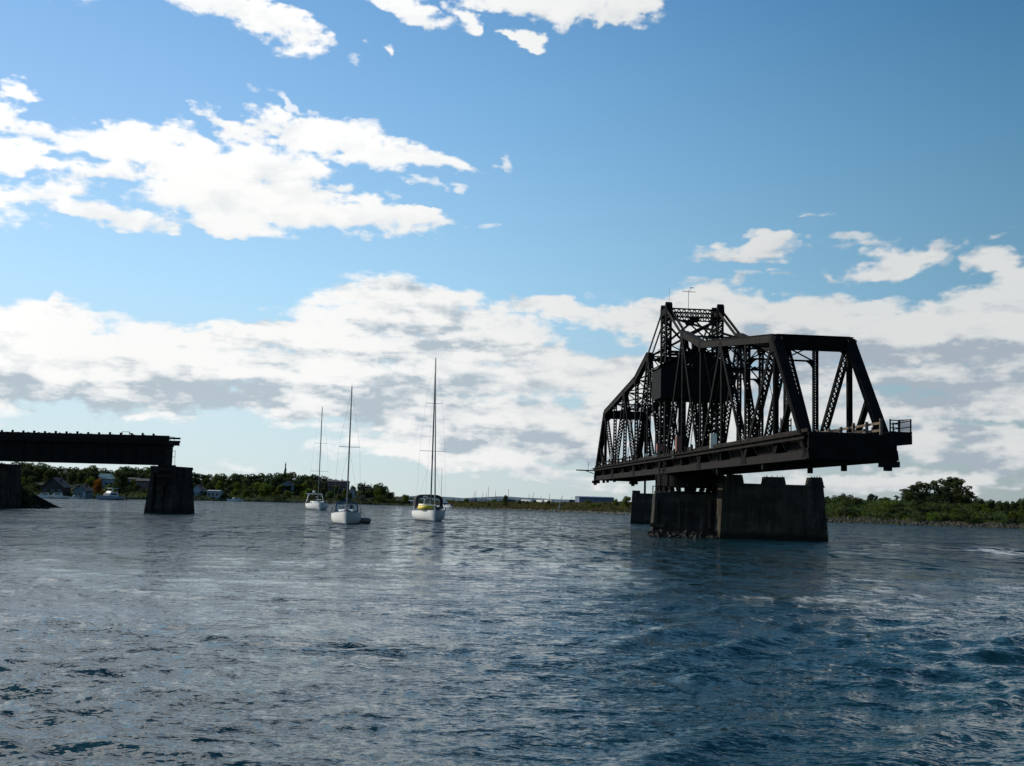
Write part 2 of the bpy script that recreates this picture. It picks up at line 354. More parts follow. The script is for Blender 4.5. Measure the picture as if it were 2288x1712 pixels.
# ------------------------------------------------------------------ materials
M_STEEL = mat('bridge_steel', (.0075, .0065, .0055), .88, 0, .4, 1.3, .12, color2=(.003, .0028, .0026))
M_CHORD = mat('paler_chord_steel', (.020, .0165, .0135), .85, 0, .3, 2.0, .15, color2=(.008, .007, .006))  # brownish steel, paler than the rest of the truss
M_DECKWOOD = mat('tarred_timber', (.018, .014, .011), .9, 0, .4, 2.5, .15)
M_OLDTIMBER = mat('grey_timber', (.12, .09, .06), .85, 0, .35, 3, .3)
M_GIRDER = mat('girder_steel', (.008, .007, .006), .85, 0, .4, 1.0, .15)
M_RAIL = mat('rail_steel', (.08, .06, .045), .4, .8, .2, 4)
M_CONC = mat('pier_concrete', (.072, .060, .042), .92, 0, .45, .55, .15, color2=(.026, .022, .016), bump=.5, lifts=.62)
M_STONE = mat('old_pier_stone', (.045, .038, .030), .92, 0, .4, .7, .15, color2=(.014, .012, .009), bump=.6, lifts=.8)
M_WHITE = mat('white_paint', (.66, .68, .66), .6, 0, .05, 2)
M_BOARD = mat('cream_board', (.88, .80, .62), .6, 0, .06, 2)
M_HULL = mat('gelcoat', (.66, .65, .60), .55, 0, .04, 1.5)
M_ALU = mat('mast_aluminium', (.10, .115, .12), .4, .6, .1, 1)
M_WIRE = mat('rigging_wire', (.14, .15, .16), .5, .5, .1, 1)
M_BLUECANVAS = mat('blue_canvas', (.015, .07, .20), .85, 0, .25, 3)
M_DARKCANVAS = mat('dark_canvas', (.009, .008, .013), .85, 0, .25, 3)
M_YELLOW = mat('yellow_inflatable', (.62, .45, .02), .5, 0, .1, 3)
M_PALE = mat('cream_inflatable', (.75, .70, .50), .5, 0, .08, 3)
M_GREYRUB = mat('grey_rubber', (.17, .155, .15), .6, 0, .15, 3)
M_TEAK = mat('deck_buff', (.42, .38, .30), .7, 0, .15, 4)
M_DKGLASS = mat('dark_window', (.012, .016, .02), .35, 0, .2, 3)
M_GLASS = glassmat('clear_pane', (.8, .88, .92))
M_SKIN = mat('skin', (.45, .26, .18), .6, 0, .05, 3)
M_NAVY = mat('navy_jacket', (.02, .025, .06), .8, 0, .2, 5)
M_REDBOX = mat('faded_red_paint', (.20, .075, .055), .7, 0, .25, 3)
M_HOUSEW = mat('machine_house_siding', (.005, .0045, .004), .85, 0, .4, 1.5, .2)
M_BOTTOM = mat('red_antifouling', (.10, .03, .025), .7, 0, .2, 3)
M_STRIPE = mat('hull_stripe', (.03, .05, .12), .4, 0, .1, 3)
L_DARK = leafmat('dark_leaves', (.042, .058, .026), .42)
L_MID = leafmat('green_leaves', (.060, .078, .026), .42)
L_YEL = leafmat('yellow_green_leaves', (.085, .11, .018), .42)
L_CON = leafmat('conifer_needles', (.012, .030, .014), .15)
L_GREY = leafmat('grey_willow_leaves', (.085, .095, .075), .3)
L_ORANGE = leafmat('autumn_leaves', (.17, .07, .018), .4)
L_DRY = leafmat('dry_grass_blades', (.075, .064, .026), .4)
M_BARK = mat('bark', (.05, .038, .028), .9, 0, .35, 4)
M_SOIL = mat('shore_soil', (.045, .045, .020), .95, 0, .4, .12, .1, color2=(.018, .026, .009), bump=.3)
M_ROCK = mat('shore_rock', (.075, .064, .05), .9, 0, .45, .8, .2, bump=.5)

#@@WATER
# ------------------------------------------------------------------ water
def water_material():
    m = bpy.data.materials.new('river_water'); m.use_nodes = True; t = NT(m.node_tree)
    b = m.node_tree.nodes['Principled BSDF']
    b.inputs['Base Color'].default_value = (.006, .031, .036, 1); b.inputs['Roughness'].default_value = .075; b.inputs['IOR'].default_value = 1.333
    geo = t.new('ShaderNodeNewGeometry'); pos = geo.outputs['Position']
    st = t.v('MULTIPLY', pos, (.72, 1.9, 1.0))
    a = t.noise(st, 1.1, 2, .55).outputs['Color']; c = t.noise(st, 4.2, 3, .6).outputs['Color']; e = t.noise(st, 14.0, 2, .6).outputs['Color']
    patch = t.noise(t.v('MULTIPLY', pos, (.035, .08, 1)), 1.0, 4, .6).outputs[0]
    amp = t.step(patch, .32, .68, .6, 1.35)
    big = t.noise(t.v('MULTIPLY', pos, (.22, .42, 1)), 1.0, 4, .6, .4).outputs['Color']
    def sl(col, k): return t.v('SCALE', t.v('SUBTRACT', col, (.5, .5, .5)), k)
    s_ = t.v('ADD', t.v('ADD', sl(a, .7), sl(c, 1.5)), sl(e, 1.7)); s_ = t.v('ADD', s_, sl(big, .6))
    s_ = t.v('SCALE', t.v('MULTIPLY', s_, (.8, 1.0, 0)), amp)
    spz = t.new('ShaderNodeSeparateXYZ'); t.l.new(pos, spz.inputs[0])       # open reach beyond the piers is choppier
    chop = t.noise(t.v('MULTIPLY', pos, (1.0, .30, 1)), 1.0, 4, .7, .5).outputs['Color']
    chop2 = t.noise(t.v('MULTIPLY', pos, (.16, .055, 1)), 1.0, 3, .6, .3).outputs['Color']
    cs = t.v('MULTIPLY', t.v('ADD', sl(chop, 2.3), sl(chop2, .5)), (.35, 1.0, 0))
    s_ = t.v('ADD', s_, t.v('SCALE', cs, t.step(spz.outputs[1], 22, 75, .05, 1.0)))
    s_ = t.v('SCALE', s_, t.step(spz.outputs[1], 15, 110, .8, 2.1))
    nrm = t.v('NORMALIZE', t.v('ADD', t.v('ADD', geo.outputs['Normal'], s_), t.v('SCALE', (0, -1, 0), t.step(spz.outputs[1], 15, 110, .05, .19))))
    t.l.new(nrm, b.inputs['Normal'])
    return m
def build_water():
    rng = np.random.default_rng(11)
    h, fr = 3.0, 1119.
    r = [.05, .8, 1.8, 3.0]
    while r[-1] < 520: r.append(r[-1] + max(.05, 1.15 * r[-1] ** 2 / (h * fr)))
    r = np.array(r + [700, 1000, 1600, 2600, 4500, 9000.])
    angf = np.radians(np.arange(-44, 44.001, .062)); angb = np.radians(np.arange(50, 311, 6.0))
    ang = np.concatenate([angf, angb])
    R, A = np.meshgrid(r, ang, indexing='ij')
    X = R * np.sin(A); Y = R * np.cos(A); Z = np.zeros_like(X); DX = np.zeros_like(X); DY = np.zeros_like(X)
    dr = np.gradient(r); front = (np.abs(A) < math.radians(44.5))
    nb = len(angf)
    Xf, Yf = X[:, :nb], Y[:, :nb]
    z = np.zeros_like(Xf); dx = np.zeros_like(Xf); dy = np.zeros_like(Xf)
    # gust patches
    g = np.zeros_like(Xf)
    for _ in range(14):
        lam = rng.uniform(6, 40); th = rng.uniform(0, 2 * np.pi); ph = rng.uniform(0, 6.3)
        g += np.sin((Xf * np.cos(th) * .6 + Yf * np.sin(th) * 1.3) * 2 * np.pi / lam + ph)
    g = np.clip(1 + .16 * g, .45, 1.6)
    N = 150
    lam = np.exp(rng.uniform(np.log(.14), np.log(3.2), N))
    th = np.radians(-100 + rng.normal(0, 40, N)); ph = rng.uniform(0, 2 * np.pi, N)
    s0 = .027
    for i in range(N):
        w = np.clip((lam[i] / np.maximum(dr, .02) - 2.0) / 2.0, 0, 1)
        rows = np.nonzero(w > 0)[0]
        if len(rows) == 0: continue
        k = 2 * np.pi / lam[i]; a = s0 / k * (1.3 if lam[i] < 1.2 else .55)
        n = rows[-1] + 1
        p = k * (Xf[:n] * np.cos(th[i]) + Yf[:n] * np.sin(th[i])) + ph[i]
        ww = w[:n, None] * g[:n] * a
        z[:n] += ww * np.cos(p)
        if lam[i] > .45:
            sn = ww * np.sin(p) * .9; dx[:n] -= sn * np.cos(th[i]); dy[:n] -= sn * np.sin(th[i])
    # wake of a passing boat: diagonal crests on the right
    env = 1 / (1 + np.exp(-(Xf - .10 * Yf + .3) / .9)) * np.clip((75 - Yf) / 40, 0, 1)
    for lamw, dth, a in ((2.1, 0, .052), (2.45, 8, .034), (1.75, -9, .028), (1.3, 14, .016), (3.2, -4, .028)):
        th_ = math.radians(-37 + dth); k = 2 * np.pi / lamw; w = np.clip((lamw / np.maximum(dr, .02) - 2.0) / 2.0, 0, 1)[:, None]
        p = k * (Xf * np.cos(th_) + Yf * np.sin(th_)) + rng.uniform(0, 6)
        mod = .55 + .45 * np.sin(Xf * .55 + Yf * .38 + rng.uniform(0, 6))
        ww = a * w * env * mod
        z += ww * (np.cos(p) + .25 * np.cos(2 * p)); dx -= ww * np.sin(p) * 1.1 * np.cos(th_); dy -= ww * np.sin(p) * 1.1 * np.sin(th_)
    # long smooth swells right of the near pier
    env = np.exp(-((Xf - 44) / 24) ** 2 - ((Yf - 98) / 26) ** 2) * (.6 + .4 * np.sin(Xf * .21 + Yf * .05))
    p = 2 * np.pi / 8.0 * (Xf * .22 + Yf * .97) + .8 * np.sin(Xf * .12); z += .09 * env * np.cos(p) * np.clip((8 / np.maximum(dr, .02) - 1.2), 0, 1)[:, None]
    Z[:, :nb] = z; X[:, :nb] += dx; Y[:, :nb] += dy
    nr, na = X.shape
    V = np.stack([X, Y, Z], -1).reshape(-1, 3)
    i = np.arange(nr - 1)[:, None] * na; j = np.arange(na)[None, :]; j2 = (j + 1) % na
    Q = np.stack([i + j, i + na + j, i + na + j2, i + j2], -1).reshape(-1, 4)
    o = npmesh('water', V, Q[:, ::-1], water_material(), True)
    o['kind'] = 'structure'
    return o
build_water()

#@@BRIDGE
# ------------------------------------------------------------------ swing bridge
def build_bridge():
    p, c, Wd = 6.9101, 2.1188, 5.5
    L = 12 * p + c; th = 0.0874
    ax = Vector((-math.sin(th), math.cos(th), 0)); nx = Vector((math.cos(th), math.sin(th), 0))
    o0 = Vector((19.1129, 80.5919, 0)) - ax * p
    piv = o0 + ax * L / 2 + nx * Wd / 2
    ZB = 4.35
    root = thing('swing_bridge', 'dark rusty steel truss railway swing bridge turned open above its concrete piers', 'swing bridge', (piv.x, piv.y, ZB), th)
    def P(s, t, z): return Vector((t - Wd / 2, s - L / 2, z - ZB))
    X, Y, Zv = Vector((1, 0, 0)), Vector((0, 1, 0)), Vector((0, 0, 1))
    zl = 6.33; zax = 6.66
    ztop = {0: zax, 1: 15.35, 2: 16.15, 3: 16.95, 4: 17.75, 5: 19.75, 6: 23.6}
    def S_(k, far): return (L - k * p) if far else k * p
    def part(mb, name, m=M_STEEL, parent=None):
        return mb.build(name, m, parent or root)
    for t in (0.0, Wd):
        # bottom chord
        mb = MB(); mb.beam(P(-.3, t, zl + .3), P(L + .3, t, zl + .3), .5, .60)
        mb.beam(P(-.3, t, zl + .03), P(L + .3, t, zl + .03), .66, .05)
        part(mb, 'bottom_chord', M_CHORD)
        for far in (0, 1):
            s = lambda k: S_(k, far)
            # end post: box with a cover plate, laced below
            mb = MB(); a, b = P(s(0), t, zax), P(s(1), t, ztop[1])
            mb.laced(a, b, .62, .5, X, .5, .09, (1,) if far else (-1,)); mb.beam(a + Vector((0, 0, .26)) * .3, b, .7, .1)
            up_ = (b - a).normalized().cross(X); up_ = up_ if up_.z > 0 else -up_
            mb.beam(a + up_ * .27, b + up_ * .27, .72, .04)
            part(mb, 'end_post')
            # top chord, hip to the tower shoulder
            mb = MB(); pts = [P(s(1), t, ztop[1]), P(s(4), t, ztop[4]), P(s(5), t, ztop[5])]
            for a, b in zip(pts, pts[1:]):
                mb.beam(a, b, .56, .58)
                n_ = (b - a).normalized().cross(X); n_ = n_ if n_.z > 0 else -n_
                mb.beam(a + n_ * .31, b + n_ * .31, .72, .05)
            part(mb, 'top_chord', M_CHORD)
            # inclined eye bars up to the tower
            mb = MB()
            for dt in (-.24, .24):
                mb.beam(P(s(5), t + dt, ztop[5] - .05), P(s(6), t + dt, ztop[6] - .25), .06 if dt > 0 else .07, .34)
            part(mb, 'tower_eyebar', M_CHORD)
            # posts
            for k in range(1, 6):
                mb = MB(); a, b = P(s(k), t, zax), P(s(k), t, ztop[k] - .1)
                if k == 1: mb.beam(a, b, .34, .36); mb.beam(a, b, .40, .05); mb.beam(a, b, .05, .42)
                else: mb.laced(a, b, .40, .34, X, .40, .06)
                part(mb, 'vertical_post')
            # diagonals (Warren with posts)
            for (k0, up0), (k1, up1) in (((1, 1), (2, 0)), ((3, 1), (2, 0)), ((3, 1), (4, 0)), ((5, 1), (4, 0)), ((5, 1), (6, 0))):
                a = P(s(k0), t, ztop[k0] - .15); b = P(s(k1), t, zax + .1)
                mb = MB(); mb.laced(a, b, .54, .36, X, .46, .08); part(mb, 'diagonal')
            mb = MB(); mid = P(s(.5), t, (zax + ztop[1]) / 2 - .1)
            mb.laced(mid, P(s(1), t, zax), .36, .3, X, .36, .08); part(mb, 'sub_diagonal')
            # slender counter rods in the third panel
            mb = MB(); mb.tube([P(s(4), t + .1, ztop[4] - .3), P(s(3), t + .1, zax)], .035, 5)
            mb.tube([P(s(5), t - .1, ztop[5] - .3), P(s(4), t - .1, zax + 1)], .03, 5); part(mb, 'counter_rod')
            # gussets
            for k, z, r in ((1, ztop[1] - .25, .75), (3, ztop[3] - .3, .6), (4, ztop[4] - .15, .5), (5, ztop[5] - .2, .65)):
                for dt in (-.27, .27):
                    mb = MB(); mb.prism([(-r, .25), (-r * .55, -r), (r * .55, -r), (r, .25), (0, .5)], P(s(k), t + dt - .015, z), Y, Zv, X * .03); part(mb, 'gusset_plate')
            for k in (0, 2, 4, 6):
                for dt in (-.28, .28):
                    if k == 6 and far: continue
                    mb = MB(); mb.prism([(-.7, -.28), (.7, -.28), (.5, .4), (-.5, .4)], P(s(k), t + dt - .015, zax), Y, Zv, X * .03); part(mb, 'gusset_plate')
        # tower posts
        for sN in (6 * p, 6 * p + c):
            mb = MB(); a, b = P(sN, t, zax), P(sN, t, ztop[6])
            mb.laced(a, b, .62, .5, X, .52, .12); part(mb, 'tower_post')
        mb = MB(); mb.beam(P(6 * p - .3, t, ztop[6] - .35), P(6 * p + c + .3, t, ztop[6] - .35), .6, .7)
        for sN in (6 * p, 6 * p + c): mb.prism([(-.42, -.6), (.42, -.6), (.3, .35), (0, .62), (-.3, .35)], P(sN, t - .33, ztop[6] - .05), Y, Zv, X * .66)
        part(mb, 'tower_cap')
        # side bracing between the two posts of a tower leg
        mb = MB()
        for i in range(6):
            z0 = 8.2 + i * 2.4; z1 = z0 + 2.4
            mb.beam(P(6 * p, t, z0), P(6 * p + c, t, z1), .08, .1); mb.beam(P(6 * p + c, t, z0), P(6 * p, t, z1), .08, .1)
        part(mb, 'tower_bracing')
        # whole-height slender hanger rods each side of the tower
    # tower cross frames
    for sN in (6 * p, 6 * p + c):
        mb = MB()
        mb.beam(P(sN, 0, ztop[6] - .1), P(sN, Wd, ztop[6] - .1), .25, .12, Y); mb.beam(P(sN, 0, ztop[6] - .95), P(sN, Wd, ztop[6] - .95), .25, .12, Y)
        k = 10
        for i in range(k):
            a0, a1 = i * Wd / k, (i + 1) * Wd / k
            mb.beam(P(sN, a0, ztop[6] - .95), P(sN, a1, ztop[6] - .1), .06, .1, Y); mb.beam(P(sN + .05, a0, ztop[6] - .1), P(sN + .05, a1, ztop[6] - .95), .06, .1, Y)
        part(mb, 'tower_strut')
        mb = MB(); zm = ztop[6] - 1.25
        mb.prism([(-.65, .3), (-.35, -.25), (.35, -.25), (.65, .3)], P(sN - .03, Wd / 2, zm), X, Zv, Y * .06)
        for q in (0, Wd):
            mb.beam(P(sN, Wd / 2, zm), P(sN, q, zm - 2.4), .12, .14, Y)
            mb.beam(P(sN, Wd / 2, zm - 3.2), P(sN, q, zm - .2), .1, .1, Y) if False else None
            mb.beam(P(sN, q, zm - 2.6), P(sN, Wd - q, zm - 5.2), .1, .1, Y)
        mb.beam(P(sN, 0, 18.95), P(sN, Wd, 18.95), .2, .25, Y); mb.beam(P(sN, 0, 18.2), P(sN, Wd, 18.2), .2, .18, Y)
        mb.beam(P(sN, 0, 21.2), P(sN, .1, 21.2), .1, .1, Y)
        part(mb, 'cross_bracing')
    # diagonal bracing from the near shoulder to the tower
    for far in (0, 1):
        mb = MB(); s5, s6 = S_(5, far), S_(6, far)
        mb.beam(P(s5, 0, ztop[5] - .2), P(s6, Wd, ztop[6] - 1.0), .16, .2); mb.beam(P(s5, Wd, ztop[5] - .2), P(s6, 0, ztop[6] - 1.0), .16, .2)
        part(mb, 'shoulder_bracing')
    # sway frames and portals
    for far in (0, 1):
        for k in (2, 3, 4, 5):
            s = S_(k, far); zt = ztop[k] - .15; zb = 14.75 if k < 5 else 16.4
            mb = MB(); g = .18
            mb.beam(P(s, g, zb), P(s, Wd - g, zb), .16, .13, Y); mb.beam(P(s, g, zt), P(s, Wd - g, zt), .16, .16, Y)
            zm = (zb + zt) / 2
            for q, r in ((g, Wd / 2), (Wd / 2, Wd - g)):
                mb.beam(P(s, q, zb), P(s, r, zt), .09, .1, Y); mb.beam(P(s, q, zt), P(s, r, zb), .09, .1, Y)
            mb.prism([(-.45, .02), (.45, .02), (0, .32)], P(s - .02, Wd / 2, zb), X, Zv, Y * .04)
            # curved knee brackets
            for q, sg in ((g, 1), (Wd - g, -1)):
                arc = [(0, 0)] + [(sg * (.95 - .95 * math.sin(i * math.pi / 12)), -(.95 - .95 * math.cos(i * math.pi / 12))) for i in range(0, 7)]
                mb.prism(arc, P(s - .02, q, zb), X, Zv, Y * .04)
            part(mb, 'sway_frame')
            # lateral bracing in the top plane
            mb = MB(); s1 = S_(k - 1, far); z1 = ztop[k - 1]
            mb.beam(P(s1, 0, z1), P(s, Wd, ztop[k]), .12, .12); mb.beam(P(s1, Wd, z1 + .02), P(s, 0, ztop[k] + .02), .12, .12)
            part(mb, 'lateral_bracing')
        s = S_(1, far); sg = 1 if far else -1
        mb = MB(); mb.beam(P(s, 0, ztop[1] - .22), P(s, Wd, ztop[1] - .22), .3, 1.0, Y)
        for zz in (.3, -.74): mb.beam(P(s, 0, ztop[1] + zz), P(s, Wd, ztop[1] + zz), .46, .06, Y)
        for q, sgq in ((.3, 1), (Wd - .3, -1)):
            arc = [(0, 0)] + [(sgq * (.75 - .75 * math.sin(i * math.pi / 12)), -(.75 - .75 * math.cos(i * math.pi / 12))) for i in range(0, 7)]
            mb.prism(arc, P(s - .03, q, ztop[1] - .7), X, Zv, Y * .06)
        part(mb, 'portal_strut')
    # floor system
    for k in range(0, 13):
        s = k * p if k <= 6 else (k - 1) * p + c if k > 6 and k < 14 else 0
        s = k * p if k <= 6 else L - (12 - k) * p
        mb = MB(); mb.beam(P(s, -.1, 7.2), P(s, Wd + .1, 7.2), .3, 1.3, Y); part(mb, 'floor_beam', M_GIRDER)
    for t in (.55, 1.95, 3.55, 4.95):
        mb = MB(); mb.beam(P(-.2, t, 7.45), P(L + .2, t, 7.45), .12, .95); mb.beam(P(-.2, t, 7.9), P(L + .2, t, 7.9), .3, .05); part(mb, 'stringer', M_GIRDER)
    for t in (-.42, Wd + .42):
        mb = MB(); mb.beam(P(-.2, t, 7.78), P(L + .2, t, 7.78), .09, .24); mb.beam(P(-.2, t, 7.9), P(L + .2, t, 7.9), .22, .04)
        for k in range(26): mb.beam(P(1 + k * 3.3, t, 7.7), P(1 + k * 3.3, t - (.3 if t > 0 else -.3), 7.1), .08, .08)
        part(mb, 'walkway_beam', M_CHORD)
    # end floor girder: deep dark wall across each end
    for s, sg in ((-.42, -1), (L + .42, 1)):
        mb = MB(); mb.beam(P(s, -.25, 7.2), P(s, Wd + .25, 7.2), .16, 1.72, Y)
        for q in range(7): mb.beam(P(s + sg * .12, .1 + q * .88, 6.4), P(s + sg * .12, .1 + q * .88, 8.0), .12, .1)
        part(mb, 'end_girder', M_GIRDER)
        for t, w in ((0, .5), (Wd - .1, .55)) if sg > 0 else ((Wd - .25, .55),):
            mb = MB(); mb.box(t - w - Wd / 2, t + w - Wd / 2, s - .4 - L / 2, s + .5 - L / 2, 5.95 - ZB, 6.33 - ZB)
            mb.box(t - w * .6 - Wd / 2, t + w * .2 - Wd / 2, s - .2 - L / 2, s + .2 - L / 2, 5.7 - ZB, 5.95 - ZB)
            part(mb, 'end_lift_wedge', M_GIRDER)
    for s, t in ((8, Wd), (15, Wd), (9.5, 0), (22, 0), (L - 6, 0), (L - 9, 0), (L - 14, 0)):
        q = P(s, t, 6.33); mb = MB(); mb.box(q.x - .16, q.x + .16, q.y - .2, q.y + .2, q.z - .42, q.z + .01); part(mb, 'underside_bracket', M_GIRDER)
    rng = random.Random(3)
    mb = MB(); k = int(L / .55)
    for i in range(k):
        s = .3 + i * (L - .6) / (k - 1); e = rng.uniform(-.06, .06)
        mb.beam(P(s, .18 + e, 8.06), P(s, Wd - .18 + e, 8.06), .24, .24, Y)
    part(mb, 'cross_ties', M_DECKWOOD)
    for t in (Wd / 2 - .75, Wd / 2 + .75):
        mb = MB(); mb.beam(P(-.2, t, 8.26), P(L + .2, t, 8.26), .07, .16); part(mb, 'track_rail', M_RAIL)
    mb = MB()
    for j in range(4): mb.beam(P(-.2, -.32 + j * .0 - .05, 8.0), P(-.15, -.3, 8.0), .05, .05)
    # walkway planks and guard timbers
    for t, name in ((-.15, 'l'), (Wd + .15, 'r')):
        mb = MB(); mb.beam(P(-.3, t - .25 if t < 0 else t + .25, 7.99), P(L + .3, t - .25 if t < 0 else t + .25, 7.99), .62, .08); mb.beam(P(-.3, t, 8.25), P(L + .3, t, 8.25), .2, .22)
        part(mb, 'walkway', M_DECKWOOD)
    # timber hand railing on the right side at the near end, posts with rails
    def railing(s0, s1, t, ztp, nrail, name, m, step=2.3, jitter=.05, post=.16, h=.16):
        mb = MB(); q = s0
        while q <= s1 + .01:
            top = ztp + rng.uniform(.02, .2)
            mb.beam(P(q, t, 8.0), P(q, t, top), post, post); q += step
        for i in range(nrail):
            z = ztp - .1 - i * .48; mb.beam(P(s0, t + .1, z), P(s1, t + .1, z + rng.uniform(-jitter, jitter)), .06, h)
        return part(mb, name, m)
    railing(-.4, 13.5, Wd - .8, 8.98, 2, 'timber_railing', M_OLDTIMBER)
    railing(15, 30.0, Wd + .45, 8.8, 2, 'timber_railing', M_DECKWOOD)
    railing(30, 40, -.3, 8.6, 2, 'timber_railing', M_DECKWOOD)
    railing(L - 30, L - 2, -.3, 8.75, 2, 'timber_railing', M_DECKWOOD)
    railing(4, 30, Wd + .55, 8.75, 1, 'timber_railing', M_DECKWOOD, 1.5, 0, .2)
    mb = MB()
    for i in range(22):
        s = 3 + i * 1.9; mb.box(P(s, Wd - .2, 0).x, P(s, Wd + .2, 0).x, P(s, 0, 0).y, P(s + .5, 0, 0).y, 8.2 - ZB, 8.45 + rng.uniform(0, .25) - ZB)
    part(mb, 'guard_block', M_DECKWOOD)
    # end platform cantilevered to the right of the near end
    a, b = Wd - .3, Wd + 1.2
    mb = MB(); mb.box(P(0, a, 0).x, P(0, b, 0).x, P(-.7, 0, 0).y, P(2.2, 0, 0).y, 8.12 - ZB, 8.3 - ZB)
    mb.prism([(0, -.95), (.35, -.75), (1.5, -.62), (1.5, 0), (0, 0)], P(-.7, a, 8.1), X, Zv, Y * .08)
    mb.prism([(0, -.95), (.35, -.75), (1.5, -.62), (1.5, 0), (0, 0)], P(2.1, a, 8.1), X, Zv, Y * .08)
    mb.box(P(0, b - .06, 0).x, P(0, b, 0).x, P(-.6, 0, 0).y, P(2.1, 0, 0).y, 7.5 - ZB, 8.12 - ZB)
    part(mb, 'end_platform', M_GIRDER)
    mb = MB()
    for t in (a + .05, b - .05):
        for s in (-.6, 2.1): mb.beam(P(s, t, 8.3), P(s, t, 9.12), .08, .08)
    mb.beam(P(-.6, (a + b) / 2 - .1, 8.3), P(-.6, (a + b) / 2 - .1, 9.08), .12, .1)
    for z in (9.05, 8.8, 8.55): mb.beam(P(-.6, a, z), P(-.6, (a + b) / 2, z), .05, .05)
    mb.beam(P(-.6, (a + b) / 2 - .1, 9.06), P(-.6, b, 9.13), .06, .06)
    for z in (9.05, 8.65): mb.beam(P(-.6, b, z), P(2.1, b, z), .06, .06)
    rl = part(mb, 'platform_railing', M_GIRDER)
    mb = MB()
    for i in range(15): mb.beam(P(-.6, (a + b) / 2 + i * .05, 8.32), P(-.6, (a + b) / 2 + i * .05, 9.06), .012, .012)
    for i in range(18): mb.beam(P(-.6, (a + b) / 2 - .08, 8.34 + i * .041), P(-.6, b - .06, 8.34 + i * .041), .012, .012)
    part(mb, 'wire_mesh', M_WIRE, rl)
    # low platform sticking out of the far left end
    mb = MB(); mb.beam(P(L, -.4, 7.72), P(L, -2.9, 7.72), .9, .14, Y); mb.beam(P(L, -.4, 7.3), P(L, -1.6, 7.68), .1, .1, Y)
    mb.beam(P(L, -1.2, 7.8), P(L, -1.2, 8.9), .05, .05); part(mb, 'far_end_platform', M_GIRDER)
    # machine house high in the tower
    h0, h1 = 6 * p - 1.0, 6 * p + c + 1.0; tl, tr = -.95, Wd + 1.05; zf, ze, zr = 14.05, 17.3, 19.3
    hb = MB()
    def gable(s, hole, sg):
        hx0, hx1, hz0, hz1 = hole; tm = Wd / 2; th_ = .12
        def q(poly): hb.prism([(a_ - 0, b_) for a_, b_ in poly], P(s, 0, 0), X, Zv, Y * th_)
        def zt(x): return ze + (zr - ze) * (1 - abs(x - tm) / (tr - tm))
        q([(tl, zf), (hx0, zf), (hx0, zt(hx0)), (tl, ze)]); q([(hx1, zf), (tr, zf), (tr, ze), (tm, zr), (hx1, zt(hx1))] if hx1 < tm else [(hx1, zf), (tr, zf), (tr, ze), (hx1, zt(hx1))])
        q([(hx0, zf), (hx1, zf), (hx1, hz0), (hx0, hz0)]); q([(hx0, hz1), (hx1, hz1), (hx1, zt(hx1)), (hx0, zt(hx0))])
    gable(h0, (1.55, 2.45, 16.85, 17.65), -1); gable(h1, (2.3, 3.7, 17.0, 18.45), 1)
    hb.box(P(0, tl, 0).x, P(0, tl + .1, 0).x, P(h0, 0, 0).y + .12, P(h1, 0, 0).y, zf - ZB, ze - ZB)
    hb.box(P(0, tr - .1, 0).x, P(0, tr, 0).x, P(h0, 0, 0).y + .12, P(h1, 0, 0).y, zf - ZB, ze - ZB)
    hb.box(P(0, tl + .1, 0).x, P(0, tr - .1, 0).x, P(h0, 0, 0).y + .12, P(h1, 0, 0).y, zf - ZB, zf + .15 - ZB)
    house = part(hb, 'machinery_house', M_HOUSEW)
    rb = MB(); tm = Wd / 2
    for sg in (-1, 1):
        e = tl - .25 if sg < 0 else tr + .25
        zed = ze - (zr - ze) / (tr - tm) * .25
        a_, b_ = Vector((tm, 0, zr + .05)), Vector((e, 0, zed + .05))
        rb.prism([(tm, zr + .03), (e, zed + .03), (e, zed + .17), (tm, zr + .17)], P(h0 - .3, 0, 0), X, Zv, Y * (h1 - h0 + .72))
    roof = part(rb, 'roof', M_HOUSEW, house)
    mb = MB(); mb.box(P(0, 2.6, 0).x, P(0, 3.3, 0).x, P(h0 + 1, 0, 0).y, P(h0 + 1.6, 0, 0).y, 18.9 - ZB, 20.4 - ZB)
    mb.box(P(0, 2.5, 0).x, P(0, 3.4, 0).x, P(h0 + .9, 0, 0).y, P(h0 + 1.7, 0, 0).y, 20.4 - ZB, 20.55 - ZB); part(mb, 'chimney', M_HOUSEW, house)
    mb = MB()
    for x in (1.55, 2.0, 2.45): mb.beam(P(h0 - .02, x, 16.82), P(h0 - .02, x, 17.68), .05, .05)
    for z in (16.85, 17.25, 17.65): mb.beam(P(h0 - .02, 1.5, z), P(h0 - .02, 2.5, z), .05, .05)
    part(mb, 'window_frame', M_HOUSEW, house)
    mb = MB(); mb.box(P(0, 1.56, 0).x, P(0, 2.44, 0).x, P(h0 + .05, 0, 0).y, P(h0 + .06, 0, 0).y, 16.86 - ZB, 17.64 - ZB); part(mb, 'window_pane', M_GLASS, house)
    # supports and tackle below the house
    for t in (1.35, 4.05):
        mb = MB(); mb.laced(P(6 * p, t, 8.2), P(6 * p, t, zf), .34, .3, X, .4, .08) if t > 2 else mb.beam(P(6 * p, t, 8.2), P(6 * p, t, zf), .34, .3)
        part(mb, 'house_support')
    mb = MB()
    for a_, b_ in ((2.9, 2.1), (3.0, 2.35), (2.9, 3.7), (3.0, 3.55)): mb.tube([P(6 * p, a_, zf), P(6 * p - .2, b_, 8.6)], .04, 5)
    part(mb, 'drive_rod')
    mb = MB()
    for i in range(9): mb.box(P(0, 1.8 + i * .27, 0).x, P(0, 1.95 + i * .27, 0).x, P(6 * p - .6, 0, 0).y, P(6 * p - .45, 0, 0).y, 8.2 - ZB, 8.85 + (i % 3) * .08 - ZB)
    part(mb, 'lever_rack', M_GIRDER)
    # turntable
    mb = MB()
    seg = 40
